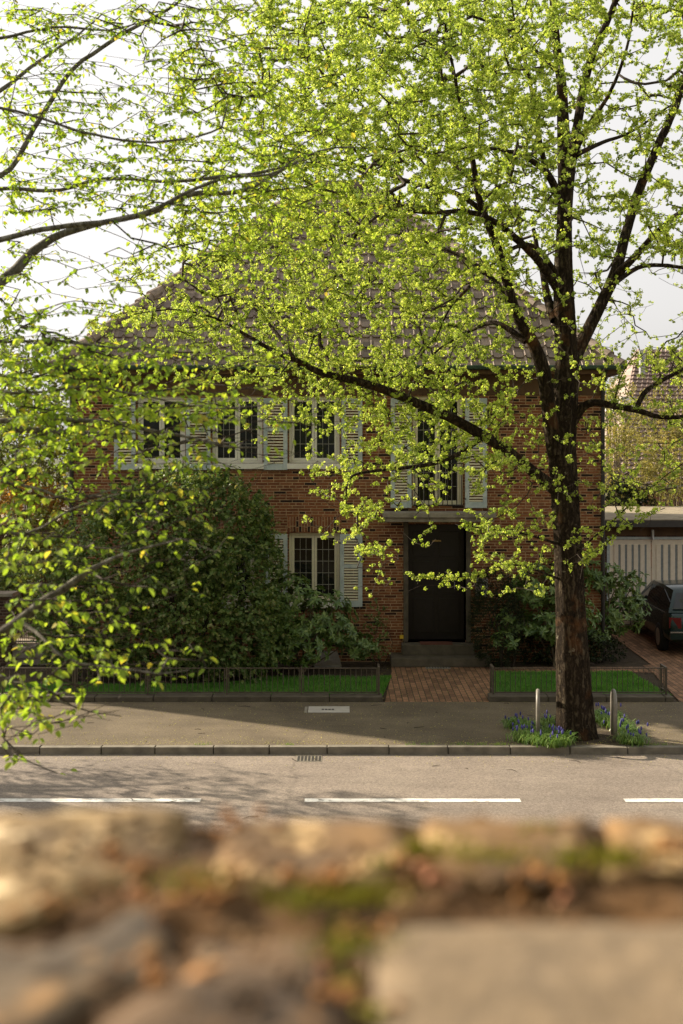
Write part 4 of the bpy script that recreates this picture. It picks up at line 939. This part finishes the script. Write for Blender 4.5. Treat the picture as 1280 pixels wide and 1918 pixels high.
def build_tree(limbs, attract, g, root, barkm, twigm, cluster, seg0=.12, n0s=14, minr=.003, droop=.05, zw=1.0):
    Vs, Qs, off = [], [], 0; nodes = []; 
    for li, tr in enumerate(limbs):
        p, r_ = limb(tr); pp, rr = catmull(p, np.array(r_) * (.83 if li == 0 else .88), .05 if li == 0 else .1)
        if li: pp = pp + np.cumsum(g.normal(0, .006, pp.shape), 0) * np.linspace(0, 1, len(pp))[:, None]
        V, Q = tube_np(pp, rr, 40 if li == 0 else (16 if r_[0] > .06 else 8), li, .055 if li == 0 else .05)
        Vs.append(V); Qs.append(Q + off); off += len(V)
        keep = pp[::2]; ok = (rr[::2] < .16); nodes += [tuple(q) for q in keep[ok]]
    Np, par, r, n0 = stree(nodes, None, attract, g, droop=droop, minr=minr, zw=zw)
    npmesh('trunk', np.vstack(Vs), np.vstack(Qs), barkm, root, True)
    V, Q = segs(Np, par, r, n0); npmesh('twigs', V, Q, twigm, root)
    return Np, par, r, n0
ge = np.random.default_rng(11)
elm = empty('elm_tree', (P(1078, 0, T0)[0], T0, 0), 'tall street tree in pale green blossom with dark ridged trunk before the brick house', 'tree')
def edepth(px, py, g):
    X = (px - 640) / F * 17.5 - 3.4; h = 4.2 * np.sqrt(np.clip(1 - (X / 9) ** 2, .15, 1)); h = np.where(py > 900, 1.3, np.where(py > 700, 2.2, h))
    c = 17.3 - np.where(py > 850, .6, 0) + np.where((py > 560) & (py < 850), .9, 0); d = c + g.uniform(-1, 1, len(px)) * h; return np.clip(d, 12.8, 22.6)
att = sample_map(elm_rows, 6500, ge, edepth)
att2 = sample_map([[.5] * 20] * 5, 700, ge, edepth, 350, -400)       # crown above the frame
att3 = sample_map([[.45, .45, .4, .4, .3]] * 10, 260, ge, edepth, 1440, 0)
Np, par, r, n0 = build_tree(ELM, np.vstack([att, att2, att3]), ge, elm, M['elmbark'], M['twig'], None, zw=1.25, minr=.0026)
# blossom clusters along the twigs
i = np.arange(n0, len(Np)); i = i[r[i] < .018]; reps = 6
ii = np.repeat(i, reps); t = ge.random(len(ii)); c = Np[par[ii]] * (1 - t)[:, None] + Np[ii] * t[:, None] + ge.normal(0, .022, (len(ii), 3))
pxx = c[:, 0] / c[:, 1] * F + 640; pyy = YH + (H - c[:, 2]) / c[:, 1] * F
cx_ = np.clip((pxx // 80).astype(int), 0, 17); cy_ = np.clip((pyy // 80).astype(int), 0, 13); E = np.array(elm_rows); dens = E[cy_, cx_]
keep = (ge.random(len(c)) < np.clip(dens * np.where(cy_ >= 6, .9, 1.5) * np.where((cx_ >= 12) & (cx_ <= 13) & (cy_ >= 3), .6, 1) + .03, 0, 1)); c = c[keep]
ex = []
for tr in ELM[1:]:
    p_, r__ = limb(tr); pp, rr = catmull(p_, r__, .07); ex.append(np.repeat(pp[rr < .016], 3, 0))
ex = np.vstack(ex); ex = ex + ge.normal(0, .03, ex.shape); c = np.vstack([c, ex])
print('elm clusters', len(c), 'nodes', len(Np))
K = 15; m = len(c)
off = ge.normal(size=(m, K, 3)); off /= np.linalg.norm(off, axis=2)[..., None]; rad = .034 * ge.uniform(.6, 1.35, (m, 1, 1)); pos = (c[:, None] + off * rad * ge.uniform(.3, 1, (m, K, 1))).reshape(-1, 3)
nrm = (off * .7 + ge.normal(0, .5, off.shape)).reshape(-1, 3); ax = np.cross(nrm, ge.normal(size=nrm.shape))
SM = np.array([[-.1, -.55, 0], [.5, -.1, .1], [.12, .55, 0], [-.5, .1, .1]]); SQ = np.array([[0, 1, 2, 3]])
leaves('crown', pos, ax, nrm, .0255 * ge.uniform(.7, 1.3, len(pos)), M['elmleaf'], elm, 1.0, SM, SQ)

# ------------------------------------------------------------------ the near hornbeam at the left
HB = [
 [(-480,1900,8.5,.30),(-478,1200,8.5,.24),(-470,850,8.5,.2),(-460,500,8.6,.16),(-440,100,8.8,.12),(-400,-300,9,.08),(-380,-600,9,.04)],
 [(-465,800,8.5,.10),(-200,640,9.2,.07),(0,530,9.6,.050),(60,475,9.7,.044),(120,440,9.8,.034),(200,420,9.9,.026),(290,400,10,.03),(350,372,10,.027),(450,365,10.1,.022),(520,330,10.2,.016),(600,290,10.3,.01),(680,285,10.4,.005)],
 [(-462,560,8.6,.07),(-150,480,8.9,.035),(0,450,9,.026),(80,432,9,.024),(230,414,9.1,.022),(290,395,9.1,.018),(400,345,9.3,.014),(500,335,9.4,.010),(560,300,9.5,.006)],
 [(-460,480,8.6,.06),(-150,380,9.5,.025),(0,352,10,.02),(120,352,10.2,.018),(200,330,10.3,.016),(330,335,10.5,.014),(430,325,10.6,.022),(510,316,10.7,.016),(600,290,10.8,.008)],
 [(-450,300,8.7,.06),(-100,220,10,.03),(0,172,10.4,.022),(75,110,10.6,.018),(135,72,10.8,.012),(200,20,11,.007)],
 [(-460,420,8.6,.07),(-150,330,10.2,.03),(0,330,10.6,.026),(60,240,10.8,.026),(100,170,10.9,.024),(135,122,11,.022),(210,72,11.1,.02),(310,15,11.2,.016),(360,-20,11.3,.01)],
 [(-445,250,8.7,.05),(-100,200,9,.02),(0,208,9.1,.013),(80,230,9.1,.012),(150,256,9.1,.012),(250,275,9.2,.011),(340,272,9.2,.010),(418,250,9.3,.009),(430,208,9.3,.007),(400,170,9.3,.004)],
 [(-440,100,8.8,.05),(-100,80,9.6,.02),(0,65,9.8,.015),(100,45,9.9,.012),(200,50,10,.009),(300,30,10.1,.005)],
 [(-420,-100,8.9,.05),(-50,-60,10.4,.02),(150,-40,10.8,.012),(300,-60,11,.006)],
 [(-470,900,8.5,.08),(-150,810,8.2,.03),(0,785,8.1,.021),(100,781,8,.019),(200,790,8,.017),(265,802,8,.014),(330,815,8,.012),(400,832,8,.009),(470,836,8,.005)],
 [(-470,870,8.5,.06),(-100,800,9,.035),(60,805,9.2,.03),(150,812,9.3,.032),(230,816,9.3,.03),(275,840,9.3,.016),(360,825,9.3,.012),(450,828,9.3,.007)],
 [(-475,1300,8.5,.09),(-120,1235,6.8,.038),(0,1178,6.3,.03),(60,1135,6.25,.027),(130,1085,6.2,.024),(172,1048,6.2,.017),(220,1025,6.2,.010),(290,1000,6.2,.007),(355,980,6.2,.004)],
 [(-470,760,8.5,.06),(-100,650,8,.018),(40,632,8,.012),(200,640,8,.010),(300,650,8,.007),(420,680,8,.004)],
 [(40,1165,6.25,.014),(80,1195,6,.009),(110,1225,5.9,.007),(150,1243,5.9,.006),(220,1252,5.9,.005),(300,1262,5.9,.004),(362,1256,5.9,.003)],
 [(-475,1350,8.5,.05),(-80,1270,6.8,.012),(20,1300,6.6,.008),(90,1322,6.6,.006),(150,1338,6.6,.004),(208,1346,6.6,.003)],
 [(-475,1420,8.5,.04),(-60,1350,7,.01),(10,1390,6.9,.006),(50,1430,6.9,.005),(108,1455,6.9,.003)],
 [(-470,950,8.5,.05),(-100,890,7.4,.014),(40,900,7.2,.010),(130,925,7.1,.007),(200,905,7.1,.005),(280,915,7.1,.003)],
 [(-470,1010,8.5,.05),(-100,960,7,.014),(60,1010,6.8,.009),(160,960,6.8,.006),(240,930,6.8,.004)],
 [(-468,700,8.5,.05),(-100,720,7.4,.015),(60,735,7.3,.010),(180,720,7.3,.008),(300,745,7.3,.006),(420,760,7.3,.004),(520,745,7.3,.003)]]
hb_rows = [
 [.6,.65,.6,.45,.5,.4,.25,.1,0],
 [.45,.45,.35,.4,.5,.5,.4,.2,0],
 [.6,.6,.5,.6,.6,.6,.5,.35,.2],
 [.5,.6,.6,.6,.65,.6,.6,.45,.35],
 [.7,.75,.75,.65,.7,.7,.7,.5,.3],
 [.35,.2,.25,.35,.45,.6,.5,.3,.15],
 [.5,.3,.35,.2,.1,.2,.2,.2,0],
 [.55,.4,.3,.15,.1,.1,.1,.1,0],
 [.85,.85,.75,.7,.5,.35,.15,.05,0],
 [.88,.88,.88,.75,.75,.6,.3,.15,0],
 [.85,.85,.75,.65,.6,.35,.2,.1,0],
 [.7,.65,.5,.5,.4,.1,0,0,0],
 [.6,.45,.4,.35,.3,.1,0,0,0],
 [.5,.5,.4,.3,.2,0,0,0,0],
 [.5,.6,.5,.25,0,0,0,0,0],
 [.6,.6,.6,.4,.25,0,0,0,0],
 [.85,.5,.15,0,0,0,0,0,0],
 [.3,.05,0,0,0,0,0,0,0]]
gh_ = np.random.default_rng(5)
horn = empty('hornbeam_tree', P(-480, 1900, 8.5)[:2] + (0,), 'near tree at the left whose thin drooping branches carry fresh serrated leaves', 'tree')
def hdepth(px, py, g):
    a = np.interp(py, [0, 450, 620, 900, 1050, 1500], [9.0, 8.8, 7.0, 6.6, 5.8, 5.9]); c = np.interp(py, [0, 450, 620, 900, 1050, 1500], [11.6, 11, 9.6, 8.8, 6.9, 7.1]); return a + (c - a) * g.random(len(px))
att = sample_map(hb_rows, 4200, gh_, hdepth); att2 = sample_map([[.5] * 6] * 14, 160, gh_, hdepth, -480, 0); att3 = sample_map([[.5] * 12] * 4, 160, gh_, hdepth, -400, -320)
Np, par, r, n0 = build_tree(HB, np.vstack([att, att2, att3]), gh_, horn, M['hornbark'], M['twig'], None, minr=.0014, droop=.02, zw=2.6)
i = np.arange(n0, len(Np)); i = i[r[i] < .009]
ii = np.repeat(i, 5); t = gh_.random(len(ii)); dirv = Np[ii] - Np[par[ii]]; dirv /= np.linalg.norm(dirv, axis=1)[:, None] + 1e-9
c = Np[par[ii]] * (1 - t)[:, None] + Np[ii] * t[:, None]
pxx = c[:, 0] / c[:, 1] * F + 640; pyy = YH + (H - c[:, 2]) / c[:, 1] * F; E = np.array(hb_rows)
cx_ = (pxx // 80).astype(int); cy_ = (pyy // 80).astype(int); inm = (cx_ >= 0) & (cx_ < 9) & (cy_ >= 0) & (cy_ < 18)
dens = np.where(inm, E[np.clip(cy_, 0, 17), np.clip(cx_, 0, 8)], .6); keep = gh_.random(len(c)) < np.clip(dens * np.where(cy_ <= 7, 1.9, np.where(cy_ <= 9, 1.2, .8)) + .03, 0, 1); c = c[keep]; dirv = dirv[keep]
side = np.cross(dirv, np.array([0, 0, 1.])); side *= np.where(gh_.random(len(c)) < .5, 1, -1)[:, None]
ax = dirv * .45 + side * .75 + np.array([0, 0, -.55]) + gh_.normal(0, .28, c.shape); nm = np.array([0, 0, 1.]) + gh_.normal(0, .35, c.shape)
sc = np.interp(c[:, 1], [6, 9.5], [.054, .050]) * gh_.uniform(.55, 1.15, len(c))
leaves('crown', c + ax * .006, ax, nm, sc, M['hornleaf'], horn, 1.0)
print('hornbeam leaves', len(c))

# street tree further left, whose crown throws the leafy shadows on road and pavement
gs = np.random.default_rng(8); sx_ = -9.8
st = empty('street_tree', (sx_, 17.6, 0), 'street tree in blossom further left along the kerb, only its shadow on the road seen', 'tree')
limbs2 = []
def wl(pts): # world points to the tuple form used by limb()
    return [(640 + x / y * F, YH + (H - z) / y * F, y, r_) for x, y, z, r_ in pts]
limbs2.append(wl([(sx_, 17.6, 0, .3), (sx_, 17.6, 2.5, .22), (sx_ + .1, 17.6, 5, .17), (sx_, 17.5, 8, .08)]))
for k in range(7):
    a = k * .9; limbs2.append(wl([(sx_, 17.6, 1.9 + k * .3, .1), (sx_ + 1.3 * math.cos(a), 17.6 + 1.2 * math.sin(a), 2.9 + k * .35, .03), (sx_ + 2.8 * math.cos(a), 17.6 + 2.4 * math.sin(a), 3.2 + k * .35, .008)]))
A = gs.normal(size=(420, 3)); A /= np.linalg.norm(A, axis=1)[:, None]; A = A * gs.uniform(.3, 1, (420, 1)) ** .6 * np.array([2.9, 1.7, 1.3]) + np.array([sx_ + 1.1, 17.7, 3.4])
Np, par, r, n0 = build_tree(limbs2, A, gs, st, M['elmbark'], M['twig'], None)
i = np.arange(n0, len(Np)); ii = np.repeat(i[r[i] < .02], 1); c = Np[ii] + gs.normal(0, .04, (len(ii), 3)); K = 9
pos = np.repeat(c, K, 0) + gs.normal(0, .06, (len(c) * K, 3)); leaves('crown', pos, gs.normal(size=pos.shape), gs.normal(size=pos.shape), .07 * gs.uniform(.7, 1.2, len(pos)), M['elmleaf'], st)

# ------------------------------------------------------------------ shrubs
def BL(px, py, D, rx, ry, rz): x, y, z = P(px, py, D); return (x, y, z, rx, ry, rz)
shrub('evergreen_shrub', (-2.9, 22.3, 0), [
    BL(330, 1020, 22.3, 1.55, 1.0, 1.30), BL(260, 1060, 22.2, 1.55, 1.1, 1.35), BL(190, 1150, 22.1, 1.1, .9, 1.0), BL(400, 1000, 22.5, 1.1, .9, 1.1), BL(430, 1080, 22.4, .9, .9, 1.2), BL(330, 1170, 21.9, 1.9, .9, .9), BL(475, 1180, 22.4, .6, .7, .75), BL(120, 1180, 22.3, .5, .6, .6), BL(420, 1180, 22.0, 1.2, .8, .9)] + [BL(a, b_, d, q, q * .8, q * .8) for a, b_, d, q in ((250, 960, 22.1, .45), (330, 915, 22.2, .5), (400, 925, 22.3, .4), (455, 975, 22.4, .4), (485, 1030, 22.4, .33), (205, 1010, 22, .4), (150, 1065, 22, .38), (105, 1110, 22, .35), (300, 1000, 21.4, .5), (380, 1050, 21.4, .55), (240, 1080, 21.2, .55), (450, 1130, 21.6, .5), (330, 1130, 21.2, .6))],
    52000, .068, M['bushleaf'], 'huge rounded evergreen shrub with small leaves against the left half of the house', seed=2, aspect=1.25, stems=14, thick=.35)
whorls('rhododendron', (-.75, 22.9, 0), [BL(670, 1205, 22.9, .4, .3, .3), BL(500, 1175, 22.5, .45, .4, .5), BL(590, 1150, 22.7, .78, .5, .55), BL(540, 1120, 22.8, .5, .45, .5), BL(560, 1200, 22.5, .7, .5, .45), BL(630, 1175, 22.8, .4, .4, .4)], 470, M['rhodo'], 'rhododendron with long whorled leaves under the ground floor window', 3, .125)
shrub('rose_bush', (.75, 23.5, 0), [BL(708, 1150, 23.5, .16, .15, .25), BL(700, 1200, 23.5, .28, .2, .35), BL(665, 1200, 23.5, .3, .2, .3)], 900, .05, M['bushleaf'], 'thin climbing rose on the brick wall left of the door steps', seed=4, aspect=1.3, stems=7, thick=.8, stemr=.008)
# clipped yew and rhododendrons right of the door
shrub('clipped_yew', (3.15, 23.3, 0), [BL(930, 1170, 23.3, .48, .45, .85), BL(925, 1120, 23.3, .36, .36, .55)], 16000, .035, M['yew'], 'dark clipped yew cone right of the door steps', seed=5, aspect=.6, stems=3, thick=.15)
whorls('rhododendron', (4.3, 23.5, 0), [BL(1010, 1100, 23.6, .6, .4, .5), BL(985, 1165, 23.3, .7, .45, .3), BL(1060, 1080, 23.7, .5, .35, .6), BL(1050, 1150, 23.5, .8, .4, .6), BL(950, 1195, 23.1, .3, .3, .15)], 330, M['rhodo'], 'dark rhododendron directly behind the trunk of the street tree', 6, .13)
whorls('rhododendron', (5.3, 24.3, 0), [BL(1120, 1075, 24.2, .5, .4, .4), BL(1165, 1100, 24.4, .45, .4, .35), BL(1150, 1150, 24.3, .6, .4, .45), BL(1195, 1085, 24.3, .2, .2, .15), BL(1190, 1140, 24.4, .3, .3, .3), BL(1110, 1180, 24.1, .5, .3, .35)], 300, M['rhodo'], 'tall leggy rhododendron between tree trunk and parked car', 7, .125)
shrub('ground_shrub', (4.9, 23.6, 0), [BL(1050, 1215, 23.7, 1.1, .3, .3), BL(1120, 1215, 24.0, .5, .3, .3)], 5000, .045, M['yew'], 'low dark ground shrub under the right hand rhododendrons', seed=8, stems=3, thick=.5)
# behind the garage
for k, (bl, n, sz, m_, lab) in enumerate((
    ([BL(1165, 830, 37, 1.2, 1, 2.0), BL(1210, 880, 37, 1.3, 1, 1.2)], 9500, .065, 'olive', 'pale twiggy spring shrub behind the garage roof beside the house corner'),
    ([BL(1265, 820, 38.5, 1.4, 1, 1.7), BL(1300, 880, 38, 1.2, 1, 1.3)], 9500, .065, 'olive', 'pale twiggy spring tree behind the garage at the right edge'),
    ([BL(1160, 925, 36.6, .6, .4, .45), BL(1195, 935, 36.6, .5, .4, .3)], 2600, .08, 'yew', 'dark evergreen bush just above the garage roof edge'),
    ([BL(1145, 745, 40, .6, .6, .9)], 1500, .08, 'midgreen', 'slender green tree top between the two roofs'))):
    shrub('shrub', (bl[0][0], bl[0][1], 0), bl, n, sz, M[m_], lab, seed=20 + k, stems=26, thick=.95, twigm=M['paletwig'], stemr=.025)
# left edge, behind the hornbeam
for k, (bl, n, sz, m_, lab) in enumerate((
    ([BL(60, 860, 28.5, 1.2, .9, 1.3), BL(0, 820, 28.8, 1.3, .9, 1.2)], 9000, .085, 'midgreen', 'green garden tree at the left edge beyond the outbuilding'),
    ([BL(30, 935, 27.2, 1.0, .7, .5), BL(95, 950, 27.5, .5, .5, .4)], 4200, .07, 'orange', 'orange leaved shrub left of the house corner'),
    ([BL(90, 1010, 26.5, .8, .7, .6), BL(40, 1060, 26.4, .6, .5, .5)], 4200, .08, 'midgreen', 'loose green shrub between outbuilding and gate pier'),
    ([BL(-20, 1085, 24.6, .5, .5, .35), BL(30, 1080, 24.8, .45, .5, .4)], 2200, .08, 'rhodo', 'shrub with grey green leaves just above the gate pier'),
    ([BL(-60, 700, 34, 1.8, 1, 1.6), BL(60, 720, 34, 1.4, 1, 1.3)], 7000, .10, 'midgreen', 'farther tree crown at the left edge beside the house roof'))):
    shrub('shrub', (bl[0][0], bl[0][1], 0), bl, n, sz, M[m_], lab, seed=40 + k, stems=12, thick=.7, stemr=.03)

# ------------------------------------------------------------------ grape hyacinths round the trunk
def clump(name, spots, label, seed):
    g = np.random.default_rng(seed); c0 = np.mean([gp(a, b_)[:2] for a, b_, _ in spots], 0); t = empty(name, (c0[0], c0[1], 0), label, 'flowers', 'grape hyacinths round the street tree'); V = []; b = MB()
    for px, py, s in spots:
        x, y = gp(px, py)
        for _ in range(int(240 * s)):
            bx, by = x + g.normal(0, .085 * s), y + g.normal(0, .07 * s); a = g.uniform(0, 6.28); L = g.uniform(.12, .24) * (.6 + .4 * s); d = np.array([math.cos(a), math.sin(a)]); wv = np.array([-d[1], d[0]]) * .006
            ps = [(0, 0, 1), (.30, .62, .9), (.62, .72, .65), (1.0, .35, .12)]
            q = [(bx + d[0] * L * u - wv[0] * w_, by + d[1] * L * u - wv[1] * w_, L * z) for u, z, w_ in ps] + [(bx + d[0] * L * u + wv[0] * w_, by + d[1] * L * u + wv[1] * w_, L * z) for u, z, w_ in ps]
            V.append(q)
        for _ in range(int(7 * s)):
            bx, by = x + g.normal(0, .12 * s), y + g.normal(0, .10 * s); h = g.uniform(.14, .25); b.tube([(bx, by, h - .05), (bx, by, h - .03), (bx, by, h), (bx, by, h + .012)], [.008, .014, .011, .003], 6)
    V = np.array(V).reshape(-1, 3); m = len(V) // 8; base = np.arange(m)[:, None, None] * 8; Q = np.array([[0, 4, 5, 1], [1, 5, 6, 2], [2, 6, 7, 3]])[None]
    npmesh('leaves', V, (base + Q).reshape(-1, 4), M['strap'], t); b.build('blossoms', M['muscari'], t, True)
clump('grape_hyacinths', [(975, 1366, .9), (1000, 1375, 1.1), (1030, 1382, 1.1), (1050, 1390, .9), (985, 1388, 1), (1010, 1394, 1), (1040, 1398, .9), (1030, 1360, .8), (960, 1362, .6), (1060, 1394, .5)], 'dense clump of blue grape hyacinths at the kerb left of the tree trunk', 3)
clump('grape_hyacinths', [(1125, 1352, .8), (1145, 1360, .9), (1165, 1368, .9), (1180, 1380, .9), (1190, 1394, .8), (1175, 1392, .7), (1130, 1345, .6), (1150, 1346, .5)], 'looser clump of blue grape hyacinths at the kerb right of the tree trunk', 4)
tx = P(1078, 0, T0)[0]
pts = [(tx + .62 * math.cos(a) * (1 + .15 * math.sin(3 * a)) * 1.25, T0 - .02 + .46 * math.sin(a) * (1 + .1 * math.sin(5 * a))) for a in np.linspace(0, 6.28, 28)[:-1]]
poly('tree_pit', [(x, max(y, KY + .14)) for x, y in pts], .004, M['soil'])

# fallen blossom and grass tufts at the kerb
g = np.random.default_rng(77); n = 4200; x = g.uniform(-6, 6.5, n); y = np.where(g.random(n) < .35, KY + .16 + np.abs(g.normal(0, .18, n)), g.uniform(17.1, 20.05, n)); z = np.full(n, .006)
x2 = g.uniform(-5, 5, 500); y2 = KY - np.abs(g.normal(0, .35, 500)) - .02
x3 = g.uniform(.7, 2.6, 420); y3 = g.uniform(20.1, 23.2, 420)
pos = np.vstack([np.stack([x, y, z], 1), np.stack([x2, y2, np.full(500, RZ + .006)], 1), np.stack([x3, y3, np.full(420, .008)], 1)])
ax = g.normal(size=pos.shape) * np.array([1, 1, .1]); nm = np.tile([0, 0, 1.], (len(pos), 1)) + g.normal(0, .25, pos.shape)
o = leaves('fallen_blossom', pos, ax, nm, g.uniform(.008, .022, len(pos)), M['petal']); tag(o, 'tiny fallen blossom scattered on pavement, path and gutter', 'fallen blossom', kind='stuff')
V = []
for px in (770, 800, 860, 880, 905, 935, 945, 380, 540, 1215, 1240):
    x, y = gp(px, 1397)
    for _ in range(26):
        a = g.uniform(0, 6.28); bx = x + g.normal(0, .07); by = y + .04 + g.normal(0, .02); h = g.uniform(.015, .05); l = g.normal(0, .02, 2); V += [(bx - .003, by, 0), (bx + .003, by, 0), (bx + l[0] + .001, by + l[1], h), (bx + l[0] - .001, by + l[1], h)]
o = npmesh('grass_tufts', V, np.arange(len(V)).reshape(-1, 4), M['strap']); tag(o, 'small weeds and grass tufts growing along the kerb', 'weeds', kind='stuff')

# wooded park behind the camera: dims the sky on the street side, mirrored in the window panes
g = np.random.default_rng(91); Bk = [(x + g.normal(0, 1), -9 + g.normal(0, 2), 8.5 + g.normal(0, 1), 4.2, 3.2, 6.2) for x in np.arange(-34, 38, 6)]
p, d = blobs_shell(Bk, 26000, g, .35); ax = g.normal(size=p.shape); o = leaves('woodland', p, ax, d + g.normal(0, .5, p.shape), .42 * g.uniform(.6, 1.3, len(p)), M['midgreen']); tag(o, 'wooded park on the camera side of the wall, mirrored in the upper windows', 'wood', kind='stuff')

g = np.random.default_rng(15); b = MB()
for k in range(26):
    x, y = g.uniform(-4.5, 4.5), g.uniform(17.2, 19.9) if k % 2 else g.uniform(13.2, 16.8); z = .006 if y > 17 else RZ + .006; a = g.uniform(0, 6.28); L = g.uniform(.05, .22)
    b.tube([(x, y, z), (x + L * .5 * math.cos(a), y + L * .5 * math.sin(a), z + .006), (x + L * math.cos(a + .3), y + L * math.sin(a + .3), z)], [.004, .004, .002], 4)
tag(b.build('fallen_twigs', M['twig']), 'small dry twigs lying on road and pavement', 'twigs', kind='stuff')
